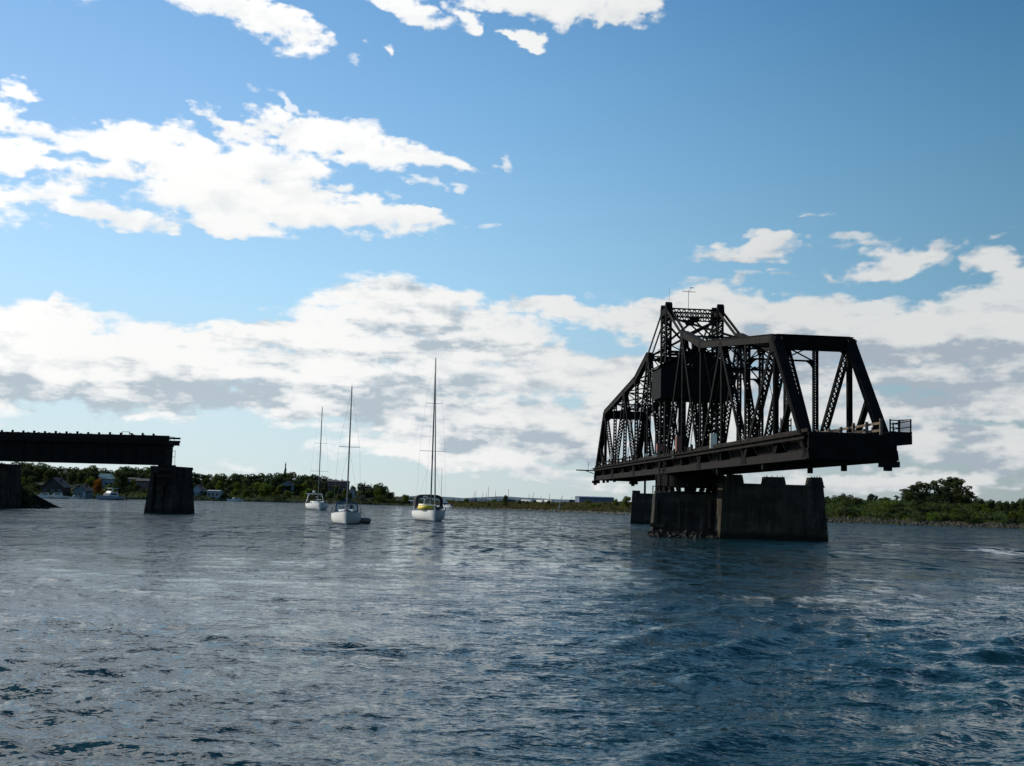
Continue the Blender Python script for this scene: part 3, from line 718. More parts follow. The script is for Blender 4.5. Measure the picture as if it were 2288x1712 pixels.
    def ring(r0, r1, z0, z1):
        vs = []; fs = []
        for i in range(seg):
            a_ = 2 * math.pi * i / seg; cx_, sx_ = math.cos(a_), math.sin(a_)
            vs += [(r0 * cx_, r0 * sx_, z0 - ZB), (r1 * cx_, r1 * sx_, z0 - ZB), (r1 * cx_, r1 * sx_, z1 - ZB), (r0 * cx_, r0 * sx_, z1 - ZB)]
        for i in range(seg):
            j = (i + 1) % seg
            for q in range(4): fs.append((i * 4 + q, j * 4 + q, j * 4 + (q + 1) % 4, i * 4 + (q + 1) % 4))
        mb.add(vs, fs)
    ring(3.2, 3.52, 5.05, 6.32); ring(3.1, 3.62, 4.98, 5.06); ring(3.1, 3.62, 6.22, 6.31)
    for i in range(20):
        a_ = 2 * math.pi * i / 20; mb.beam(Vector((3.54 * math.cos(a_), 3.54 * math.sin(a_), 5.06 - ZB)), Vector((3.54 * math.cos(a_), 3.54 * math.sin(a_), 6.22 - ZB)), .12, .1)
    for a_ in range(4):
        q = a_ * math.pi / 4 + .3; mb.beam(Vector((-3.5 * math.cos(q), -3.5 * math.sin(q), 5.75 - ZB)), Vector((3.5 * math.cos(q), 3.5 * math.sin(q), 5.75 - ZB)), .25, 1.0)
    part(mb, 'turntable_drum', M_GIRDER)
    for i in range(26):
        a_ = 2 * math.pi * i / 26; mb = MB()
        mb.tube([Vector((3.1 * math.cos(a_), 3.1 * math.sin(a_), 4.77 - ZB)), Vector((3.6 * math.cos(a_), 3.6 * math.sin(a_), 4.77 - ZB))], .2, 10); part(mb, 'roller', M_GIRDER)
    mb = MB(); ring(3.0, 3.7, 4.36, 4.56); part(mb, 'turntable_track', M_GIRDER)
    mb = MB(); mb.tube([(0, 0, .02), (0, 0, 1.9)], .6, 14); part(mb, 'centre_pivot', M_GIRDER)
    # hanging ladder on the left
    mb = MB(); q0, q1 = P(6 * p - 1.2, -.75, 7.7), P(6 * p - 1.2, -.95, 4.6)
    for dt in (-.2, .2): mb.beam(q0 + X * dt, q1 + X * dt, .05, .05)
    for i in range(10): q = q0.lerp(q1, (i + .5) / 10); mb.beam(q - X * .2, q + X * .2, .04, .04)
    part(mb, 'ladder', M_CHORD)
    # white notice board on a post, faded red cabinet, other odds and ends
    b0 = at(1594, 986, 96.5); loc = root.matrix_basis.inverted() if False else None
    def loc_of(px, py, D):
        w = at(px, py, D); r = w - Vector((piv.x, piv.y, ZB)); return Vector((r.dot(nx), r.dot(ax), r.z))
    q = loc_of(1594, 986, 96.5); mb = MB(); mb.box(q.x - .29, q.x + .29, q.y - .06, q.y + .06, q.z - .66, q.z + .66); part(mb, 'notice_board', M_BOARD)
    mb = MB(); mb.box(q.x + .36, q.x + .44, q.y - .04, q.y + .04, q.z - 2.9, q.z - .2); mb.box(q.x - .02, q.x + .05, q.y - .1, q.y - .05, q.z - 2.7, q.z - .6); part(mb, 'notice_post', M_CHORD)
    mb = MB(); mb.box(q.x + .46, q.x + .95, q.y + .1, q.y + .5, q.z - 2.9, q.z - .45); part(mb, 'switch_box', M_GIRDER)
    q = loc_of(1516, 991, 107); mb = MB(); mb.box(q.x - .26, q.x + .26, q.y - .3, q.y + .3, q.z - .72, q.z + .68)
    part(mb, 'red_cabinet', M_REDBOX); mb = MB()
    mb.box(q.x + .34, q.x + .9, q.y - .2, q.y + .2, q.z - .72, q.z + .6); part(mb, 'grey_cabinet', M_GIRDER)
    q = loc_of(1476, 999, 110); mb = MB(); mb.box(q.x - .4, q.x + .4, q.y - .3, q.y + .3, q.z - .42, q.z + .3); part(mb, 'red_cabinet', M_REDBOX)
    for dx in (-1.5, -.7, 1.2):
        mb = MB(); mb.box(q.x + dx - .16, q.x + dx + .16, q.y - .5, q.y - .46, q.z - 1.0, q.z - .72); part(mb, 'white_marker', M_BOARD)
    q = loc_of(1366, 1030, 146); mb = MB(); mb.box(q.x - .1, q.x + .1, q.y - .1, q.y + .1, q.z - .8, q.z + .9); mb.box(q.x - .3, q.x + .3, q.y - .1, q.y + .1, q.z - 1.0, q.z - .8); part(mb, 'white_marker', M_BOARD)
    q = loc_of(1756, 955, 90); mb = MB()
    for dx in (-.42, .42): mb.box(q.x + dx - .04, q.x + dx + .04, q.y - .04, q.y + .04, q.z - .8, q.z + .75)
    for dz in (.15, .55, -.35): mb.box(q.x - .42, q.x + .42, q.y - .05, q.y + .05, q.z + dz - .06, q.z + dz + .06)
    part(mb, 'bench_rail', M_OLDTIMBER)
    q = loc_of(1935, 865, 78.5); mb = MB(); mb.box(q.x - .12, q.x + .12, q.y - .2, q.y, q.z - .1, q.z + .08); mb.beam(q + Vector((.1, 0, -.5)), q + Vector((.5, 0, -.35)), .06, .06); mb.box(q.x + .4, q.x + .56, q.y - .1, q.y + .1, q.z - .45, q.z - .3); part(mb, 'signal_lamp', M_CHORD)
    # television aerial and whip on the tower top
    q = P(6 * p, 2.1, ztop[6]); mb = MB(); mb.tube([q, q + Vector((0, 0, 1.75))], .03, 5); tp = q + Vector((0, 0, 1.75))
    mb.beam(tp + Vector((-.65, 0, .02)), tp + Vector((.72, 0, -.02)), .035, .035)
    for i in range(6): mb.tube([tp + Vector((-.6 + i * .24, -.4, 0)), tp + Vector((-.6 + i * .24, .4, 0))], .015, 4)
    mb.tube([tp, tp + Vector((.3, 0, .42))], .02, 4); mb.beam(tp + Vector((.15, 0, .45)), tp + Vector((.52, 0, .42)), .05, .05); part(mb, 'television_aerial', M_WIRE)
    q = P(6 * p, .05, ztop[6] + .5); mb = MB(); mb.tube([q, q + Vector((0, 0, 1.6))], .014, 4); part(mb, 'whip_antenna', M_WIRE)
    # little platform with rails at the far shoulder
    mb = MB(); s5 = S_(5, 1); q = P(s5, .5, ztop[5] - .6)
    mb.box(q.x - .2, q.x + 1.3, q.y - 4, q.y, q.z - .1, q.z)
    for dz in (1.0, .55):
        mb.beam(q + Vector((0, -2, dz)), q + Vector((1.3, -2, dz)), .04, .04)
    for i in range(5): mb.beam(q + Vector((i * .3, -2, 0)), q + Vector((i * .3, -2, 1)), .035, .035)
    part(mb, 'inspection_platform', M_STEEL)
    return root
build_bridge()

# ------------------------------------------------------------------ piers
def battered(mb, x0, x1, y0, y1, z0, z1, b, bl=None):
    bl = b if bl is None else bl
    vs = [(x0 - bl, y0 - b, z0), (x1 + b, y0 - b, z0), (x1 + b, y1 + b, z0), (x0 - bl, y1 + b, z0), (x0, y0, z1), (x1, y0, z1), (x1, y1, z1), (x0, y1, z1)]
    mb.add(vs, [(3, 2, 1, 0), (4, 5, 6, 7), (0, 1, 5, 4), (1, 2, 6, 5), (2, 3, 7, 6), (3, 0, 4, 7)])
def rough(o, k=.05, seed=1, levels=3):
    m1 = o.modifiers.new('sub', 'SUBSURF'); m1.subdivision_type = 'SIMPLE'; m1.levels = m1.render_levels = levels
    tx = bpy.data.textures.new('pier_rough', 'CLOUDS'); tx.noise_scale = .9
    d = o.modifiers.new('rough', 'DISPLACE'); d.texture = tx; d.strength = k; d.texture_coords = 'LOCAL'
def build_piers():
    th = .0874
    # near pier: local x to the right, y away
    o = Vector((20.75, 110.0, 0)); r = thing('near_pier', 'tall battered concrete pier with three stumps on top, nearest under the swing bridge', 'bridge pier', o, th)
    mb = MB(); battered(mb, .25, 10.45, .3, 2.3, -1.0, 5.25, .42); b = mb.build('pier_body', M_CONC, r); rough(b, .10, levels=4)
    mb = MB(); battered(mb, .23, 10.5, .26, 2.34, 5.25, 5.45, .06); mb.build('coping', M_CONC, r)
    for x0, x1, z in ((.9, 2.35, 6.28), (4.55, 6.6, 6.18), (9.1, 10.42, 6.25)):
        mb = MB(); battered(mb, x0 + .1, x1 - .1, .35, 1.65, 5.45, z, .12); b = mb.build('stump', M_CONC, r); rough(b, .1)
        mb = MB()
        for i in range(4): mb.tube([(x0 + .25 + i * (x1 - x0 - .5) / 3, .6, z - .05), (x0 + .25 + i * (x1 - x0 - .5) / 3, .6, z + .16)], .035, 5)
        mb.build('anchor_bolts', M_GIRDER, b)
    # pivot pier with rubble foot
    o = Vector((14.5, 112.8, 0)); r = thing('pivot_pier', 'low dark concrete pier carrying the turntable with rubble round its foot', 'bridge pier', o, -.10)
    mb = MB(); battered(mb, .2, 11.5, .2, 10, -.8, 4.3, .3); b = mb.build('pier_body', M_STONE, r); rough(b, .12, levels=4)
    for x in (.12, 2.4, 5.4, 8.4):
        mb = MB(); mb.box(x, x + .3, -.22, .22, .9, 3.7); mb.build('buttress', M_CONC, r)
    mb = MB(); mb.box(-.3, 1.2, -.25, .1, .9, 1.3); mb.box(-.5, 6.4, -1.2, 0, -.6, .5); mb.build('footing_ledge', M_CONC, r)
    mb = MB(); rn = random.Random(4); ico = [(1, 0, 0), (-1, 0, 0), (0, 1, 0), (0, -1, 0), (0, 0, 1), (0, 0, -1)]; fs = [(0, 2, 4), (2, 1, 4), (1, 3, 4), (3, 0, 4), (2, 0, 5), (1, 2, 5), (3, 1, 5), (0, 3, 5)]
    for i in range(260):
        x = rn.uniform(-.3, 6.2); y = -.7 - abs(rn.gauss(0, 1.5)); k = rn.uniform(.12, .38); z = max(-.25, .28 + (y + 1.0) * .24 + rn.uniform(-.15, .12))
        q = Quaternion((rn.gauss(0, 1), rn.gauss(0, 1), rn.gauss(0, 1), rn.gauss(0, 1))).normalized().to_matrix()
        mb.add([Vector((x, y, z)) + q @ Vector((a * k * rn.uniform(.8, 1.4), b_ * k * rn.uniform(.7, 1.2), c * k * rn.uniform(.5, .9))) for a, b_, c in ico], fs)
    tag(mb.build('rubble', mat('wet_rubble', (.014, .012, .010), .8, 0, .5, 1, .3), r), None, None, kind='stuff')
    mb = MB()
    for i in range(5): mb.box(-.1 + i * .45, 0.0 + i * .45, .6, .7, 4.25, 5.0)
    mb.box(-.1, 1.8, .62, .68, 4.95, 5.02); mb.build('guard_fence', M_GIRDER, r)
    # far block at the end of the fender
    o = Vector((20.3, 186, 0)); r = thing('far_pier_block', 'small concrete block pier left of and behind the turntable pier', 'bridge pier', o, -.105)
    mb = MB(); battered(mb, .1, 12, .1, 4, -1, 5.0, .3); b = mb.build('pier_body', M_STONE, r); rough(b, .15)
    mb = MB(); mb.box(.1, 1.4, .1, 2, 5.0, 5.45); mb.build('parapet', M_STONE, r)
    mb = MB(); mb.box(2.0, 2.35, .6, .9, 4.9, 7.2); mb.box(1.9, 2.45, .5, 1.0, 7.2, 7.6); mb.build('mooring_post', M_GIRDER, r)
build_piers()

# ------------------------------------------------------------------ fixed approach span at the left
def build_left_span():
    e = at(366, 1040, 163.0); D = 163.0
    th = math.atan2(-.06, 1.0); r = thing('approach_span', 'black plate girder approach span with timber railing running off the left edge', 'bridge span', (e.x, e.y, 6.3), th)
    Lg = 48.0
    def hgt(px, py, D_=163.): return hz(px, py, D_) - 6.3
    zb = hgt(383, 1039.5); zt = hgt(383, 994.0); zr = hgt(383, 974.5)
    mb = MB(); mb.box(-Lg, 0, 0, .12, zb, zt); mb.box(-Lg, 0, 3.2, 3.32, zb, zt)
    mb.box(-Lg, .02, -.14, .26, zb - .05, zb + .03); mb.box(-Lg, .02, -.14, .26, zt - .06, zt + .02)
    for i in range(22): mb.box(-i * 2.1 - .14, -i * 2.1 - .02, -.12, .0, zb + .03, zt - .06)
    mb.box(-.12, .0, .12, 3.2, zb, zt); mb.build('plate_girder', M_GIRDER, r)
    mb = MB(); rn = random.Random(2)
    k = 90
    for i in range(k): x = -Lg + i * (Lg + .6) / (k - 1); mb.box(x - .13, x + .13, -.75 + rn.uniform(-.1, .1), 4.0, zt + .03, zt + .27)
    mb.build('cross_ties', M_DECKWOOD, r)
    mb = MB(); mb.box(-Lg, .8, -.72, -.5, zt + .27, zt + .5); mb.box(-Lg, .8, 3.5, 3.72, zt + .27, zt + .5); mb.build('guard_timber', M_DECKWOOD, r)
    for y in (.85, 2.3):
        mb = MB(); mb.box(-Lg, .4, y, y + .07, zt + .28, zt + .42); mb.build('track_rail', M_RAIL, r)
    for y in (-.8, 3.9):
        mb = MB(); 
        for z0, z1 in ((zr - .28, zr), (zr - .78, zr - .48), (zt + .5, zt + .62)): mb.box(-Lg, .82, y, y + .08, z0, z1)
        mb.build('railing_board', M_DECKWOOD, r)
        for i in range(28):
            x = -1.55 - i * 1.62; mb = MB(); mb.box(x - .14, x + .14, y + .08, y + .26, zt, zr + .28 + rn.uniform(-.04, .06)); mb.build('railing_post', M_DECKWOOD, r)
    # ragged end: bracket frame and stub beams
    mb = MB()
    mb.beam((.4, -.7, zr - .1), (1.6, -.7, zr - .2), .06, .06); mb.beam((1.6, -.7, zr - .2), (1.55, -.7, zr - 1.1), .06, .06); mb.beam((.8, -.7, zr - .45), (1.55, -.7, zr - 1.1), .06, .06)
    mb.box(.7, .82, -.8, -.6, zt - .4, zr); mb.build('end_bracket', M_GIRDER, r)
    mb = MB(); mb.box(0, 1.35, -.4, .0, zt - .35, zt - .08); mb.box(0, .9, -.4, .0, zt - .8, zt - .5); mb.beam((.1, -.2, zt - 1.9), (.6, -.2, zt - 1.0), .12, .12); mb.build('end_stub', M_GIRDER, r)
    q = -5.1
    mb = MB(); mb.box(-6.3 - .04, -6.3 + .04, -.5, -.42, zr, zr + .45); mb.box(-5.25, -5.17, -.5, -.42, zr, zr + .45); mb.box(-6.3, -5.2, -.5, -.42, zr + .4, zr + .46); mb.beam((-5.2, -.46, zr + .3), (-4.6, -.46, zr - .1), .07, .3); mb.build('relay_box_frame', M_GIRDER, r)
    # its stone pier
    e = at(321, 1146, 161.0)
    r = thing('approach_pier', 'dark stone pier with timber fender holding the end of the approach span', 'bridge pier', (e.x, e.y, 0), -.25); r.scale = (.66, 1, 1)
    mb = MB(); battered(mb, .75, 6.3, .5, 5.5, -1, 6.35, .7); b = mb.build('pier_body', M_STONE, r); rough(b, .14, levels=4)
    mb = MB(); battered(mb, .6, 6.3, .4, 5.6, 6.35, 6.75, .1); mb.build('coping', M_STONE, r)
    mb = MB()
    for i in range(7): mb.box(3.0 + i * .62, 3.3 + i * .62, -.25, .15, 4.2 - .15 * (i % 2), 6.9)
    for z in (6.1, 5.2): mb.box(2.8, 7.6, -.45, -.2, z, z + .32)
    mb.beam((7.3, -.3, 5.3), (5.9, -.2, 2.6), .22, .22); mb.box(7.3, 7.6, -.5, -.2, 4.3, 6.5); mb.box(8.4, 8.7, .3, .6, 4.9, 6.6); mb.box(2.9, 8.7, .3, .55, 6.2, 6.5)
    mb.build('timber_fender', M_DECKWOOD, r)
    mb = MB(); mb.box(1.95, 2.25, -.35, .3, 0, 5.8); mb.box(4.4, 4.7, -.3, .3, 0, 4.6); mb.build('rubbing_post', M_DECKWOOD, r)
    mb = MB()
    for x in (3.55, 6.05): mb.tube([(x, .8, 6.75), (x, .8, 9.0)], .04, 5)
    for z in (8.95, 8.1): mb.tube([(3.55, .8, z), (6.05, .8, z)], .035, 5)
    mb.build('pier_railing', M_GIRDER, r)
    # second pier at the frame's left edge
    e = at(-40, 1130, 172.0)
    r = thing('shore_pier', 'dark stone pier on the bank under the far left of the approach span', 'bridge pier', (e.x - 3, e.y - 4, 0), -.05)
    mb = MB(); battered(mb, 0, 8.2, 0, 4.5, -1, 6.6, .5); b = mb.build('pier_body', M_STONE, r); rough(b, .15, levels=4)
build_left_span()

#@@LAND
# ------------------------------------------------------------------ land
def interp(tab, x):
    xs = [a for a, _ in tab]; ys = [b for _, b in tab]; return float(np.interp(x, xs, ys))
LEFT_SHORE = [(-1500, 300), (-600, 330), (0, 372), (100, 388), (320, 430), (430, 470), (650, 500), (900, 515), (985, 500), (1010, 560)]
RIGHT_SHORE = [(955, 470), (985, 446), (1031, 420), (1120, 412), (1250, 396), (1397, 362), (1600, 330), (1853, 297), (2285, 265), (2900, 235), (3800, 215)]
def left_z(px, t):
    k = interp([(-1500, 1), (760, 1), (880, .5), (985, .25)], px)
    return interp([(-6, -1.2), (0, .0), (2, .8), (8, 1.5), (30, 2.6), (70, 5.0), (140, 8.2 if px > -99999 else 0), (300, 9), (900, 6)], t) * (k if t > 2 else 1)
def right_z(px, t):
    k = interp([(955, .35), (1200, .45), (1397, .6), (1700, .95), (1853, 1.0), (2285, .92), (3800, 1)], px)
    return interp([(-6, -1.2), (0, .0), (3, .6), (7, 1.5), (10, 2.2), (20, 3.8), (34, 5.6), (60, 5.9), (200, 5.5), (900, 4)], t) * (k if t > 0 else 1)
def land_pt(px, t, shore, zf):
    D = interp(shore, px) + t; return Vector((gx(px, D), D, zf(px, t)))
def build_land(name, shore, zf, p0, p1, dpx):
    rn = np.random.default_rng(8)
    ts = [-6, -2, 0, 1, 2, 3, 4.5, 6, 8, 10, 13, 17, 22, 28, 36, 46, 60, 80, 105, 140, 200, 300, 500, 900]
    pxs = np.arange(p0, p1 + 1, dpx); V = []
    for i, px in enumerate(pxs):
        j = rn.normal(0, .8)
        for t in ts:
            q = land_pt(px, t + (j if t < 10 else 0), shore, lambda a, b: zf(a, b - (j if b < 10 else 0)))
            V.append((q.x, q.y, q.z + (rn.normal(0, .10) if t > 1 else 0) * (1 + t / 60)))
    n = len(ts); Fq = [(i * n + k, (i + 1) * n + k, (i + 1) * n + k + 1, i * n + k + 1) for i in range(len(pxs) - 1) for k in range(n - 1)]
    o = npmesh(name, V, Fq, M_SOIL, True); o['kind'] = 'structure'; return o
build_land('left_shore', LEFT_SHORE, left_z, -1500, 1010, 6)
build_land('right_shore', RIGHT_SHORE, right_z, 955, 3800, 6)
def build_hills():
    rn = random.Random(6); V = []; n = 60
    for i in range(n):
        px = 500 + i * 28; D = 2600
        h = 6 + 7 * math.exp(-((px - 1200) / 260) ** 2) + 2 * math.sin(i * .9) + rn.uniform(0, 2.0)
        if px > 1700: h = 10
        a = gx(px, D); V += [(a, D, -1), (a, D + 60, h), (gx(px, D + 400), D + 400, h * .8)]
    Fq = [(i * 3 + k, (i + 1) * 3 + k, (i + 1) * 3 + k + 1, i * 3 + k + 1) for i in range(n - 1) for k in range(2)]
    o = npmesh('hills', V, Fq, mat('hazed_wooded_hill', (.10, .14, .16), .95, 0, .25, .02)); o['kind'] = 'structure'  # blue-grey of distance haze mixed into the hill's base colour
build_hills()
# little promontory beside the shore pier
def promontory():
    V = []; Fq = []; n = 26; rn = random.Random(3)
    prof = [(-220, 2.6), (-60, 2.8), (0, 2.9), (25, 2.5), (36, 2.0), (46, 1.5), (56, .9), (66, .4), (76, .05), (88, -.4)]
    rows = [(-4.5, -.6), (-2.5, .15), (-1, .5), (.5, .85), (3, 1), (7, 1), (11, .6), (16, -.3)]
    for px, h in prof:
        for dy, k in rows:
            D = 176 + dy; V.append((gx(px, 176) + rn.uniform(-.15, .15), D + rn.uniform(-.3, .3), h * k + rn.uniform(-.1, .1) if k > 0 else k))
    m = len(rows)
    for i in range(len(prof) - 1):
        for k in range(m - 1): Fq.append((i * m + k, (i + 1) * m + k, (i + 1) * m + k + 1, i * m + k + 1))
    o = npmesh('river_bank', V, Fq, mat('river_bank_soil', (.010, .0095, .007), 1, 0, .4, .6, 0, bump=.5), True); o['kind'] = 'structure'
promontory()

# ------------------------------------------------------------------ trees
def crown_mesh(rn, blobs, nleaf, size, droop=0.):
    V = []; Fq = []
    for _ in range(nleaf):
        c, r = rn.choices(blobs, weights=[b[1][0] * b[1][2] for b in blobs])[0]
        while True:
            d = Vector((rn.uniform(-1, 1), rn.uniform(-1, 1), rn.uniform(-1, 1)))
            if .02 < d.length < 1: break
        d = d.normalized() * (d.length ** .45) * rn.uniform(.72, 1.08)
        q = Vector((c[0] + d.x * r[0], c[1] + d.y * r[1], c[2] + d.z * r[2]))
        a = Vector((rn.gauss(0, 1), rn.gauss(0, 1), rn.gauss(0, 1) - droop)).normalized(); b = a.cross(Vector((rn.gauss(0, 1), rn.gauss(0, 1), rn.gauss(0, 1)))).normalized()
        s = size * rn.uniform(.55, 1.35); o = len(V)
        V += [q - a * s, q + b * s * .6, q + a * s, q - b * s * .6]; Fq.append((o, o + 1, o + 2, o + 3))
    return V, Fq
def make_tree(kind, seed, leaf, name, label, cat='tree'):
    """unit-height prototypes, parked far below until placed"""
    rn = random.Random(seed); r = thing(name, label, cat, (0, 0, 0))
    tb = MB(); blobs = []
    if kind == 'round':
        tb.tube([(0, 0, -.06), (.01, 0, .18), (-.01, .01, .45), (.0, 0, .75)], [.028, .022, .015, .006], 6)
        for i in range(7):
            a = rn.uniform(0, 6.28); z = rn.uniform(.3, .75); tb.tube([(0, 0, z - .12), (.22 * math.cos(a), .22 * math.sin(a), z + .06)], [.010, .004], 4)
            blobs.append(((.24 * math.cos(a) * rn.uniform(.6, 1), .24 * math.sin(a) * rn.uniform(.6, 1), z + .02), (rn.uniform(.13, .22),) * 2 + (rn.uniform(.11, .17),)))
        blobs += [((rn.uniform(-.08, .08), rn.uniform(-.08, .08), .8), (.2, .2, .18)), ((0, 0, .55), (.3, .3, .28)), ((rn.uniform(-.1, .1), 0, .3), (.32, .32, .2)), ((.12, .1, .14), (.27, .27, .14)), ((-.12, -.1, .15), (.27, .27, .14))]
        V, Fq = crown_mesh(rn, blobs, 2200, .036)
    elif kind == 'tall':
        tb.tube([(0, 0, -.05), (.01, 0, .4), (0, 0, .9)], [.02, .013, .004], 6)
        for i in range(11):
            a = rn.uniform(0, 6.28); z = .22 + .065 * i; w = .17 * (1 - .5 * abs(z - .5))
            tb.tube([(0, 0, z - .1), (w * math.cos(a), w * math.sin(a), z + .04)], [.007, .003], 4)
            blobs.append(((w * .9 * math.cos(a), w * .9 * math.sin(a), z), (rn.uniform(.07, .12),) * 2 + (rn.uniform(.06, .1),)))
        blobs += [((0, 0, .9), (.075, .075, .1)), ((rn.uniform(-.08, .08), 0, .82), (.07, .07, .08)), ((0, 0, .3), (.15, .15, .16))]
        V, Fq = crown_mesh(rn, blobs, 2000, .024)
    elif kind == 'conifer':
        tb.tube([(0, 0, -.05), (0, 0, .97)], [.018, .004], 6)
        for i in range(80):
            z = rn.uniform(.06, .95); w = (.20 * (1 - z) + .012) * rn.uniform(.45, 1.1); a = rn.uniform(0, 6.28)
            blobs.append(((w * .55 * math.cos(a), w * .55 * math.sin(a), z - w * .12), (w * .55, w * .55, .045)))
        blobs.append(((0, 0, .96), (.014, .014, .05)))
        V, Fq = crown_mesh(rn, blobs, 1300, .026, .4)
    else:   # bush
        tb.tube([(0, 0, -.1), (0, 0, .35)], [.035, .012], 5)
        for i in range(9):
            a = rn.uniform(0, 6.28); q = rn.uniform(.1, .55); tb.tube([(0, 0, .05), (q * .7 * math.cos(a), q * .7 * math.sin(a), .45)], [.014, .006], 4)
            blobs.append(((q * math.cos(a), q * math.sin(a), rn.uniform(.15, .72)), (rn.uniform(.18, .3),) * 2 + (rn.uniform(.16, .26),)))
        V, Fq = crown_mesh(rn, blobs, 620, .062)
    t = tb.build('trunk' if kind != 'bush' else 'stem', M_BARK, r)
    c = npmesh('crown' if kind != 'bush' else 'foliage', V, Fq, leaf, False, r)
    return r
PROTO = {}
def proto(kind, v, leafkey, name):
    leaf = {'d': L_DARK, 'm': L_MID, 'y': L_YEL, 'c': L_CON, 'g': L_GREY, 'o': L_ORANGE}[leafkey]
    key = (kind, v, leafkey)
    return key, leaf
PLACED = set()
def plant(kind, v, leafkey, loc, h, w=1.0, label='', group=None, name=None, cat='tree', rz=None, rn=random.Random(77)):
    key, leaf = proto(kind, v, leafkey, name)
    nm = name or {'round': 'broadleaf_tree', 'tall': 'poplar_tree', 'conifer': 'conifer_tree', 'bush': 'shrub'}[kind]
    rz = rn.uniform(0, 6.28) if rz is None else rz
    sc = (h * w, h * w, h)
    if key not in PROTO:
        base = next((PROTO[k] for k in PROTO if k[0] == kind and k[1] == v), None)
        r = make_tree(kind, hash((len(kind), v)) % 1000 + 5, leaf, nm, label, cat)
        PROTO[key] = r; r.location = loc; r.rotation_euler = (0, 0, rz); r.scale = sc
        if group: r['group'] = group
        return r
    o = dup(PROTO[key], loc, rz, sc, label, cat, group)
    o.name = nm
    if not group and 'group' in o: del o['group']
    return o
def plant_px(kind, v, lk, px, pytop, D, zbase, w=1., label='', group=None, **k):
    top = hz(px, pytop, D); h = (top - zbase); return plant(kind, v, lk, (gx(px, D), D, zbase), h, w, label, group, **k)

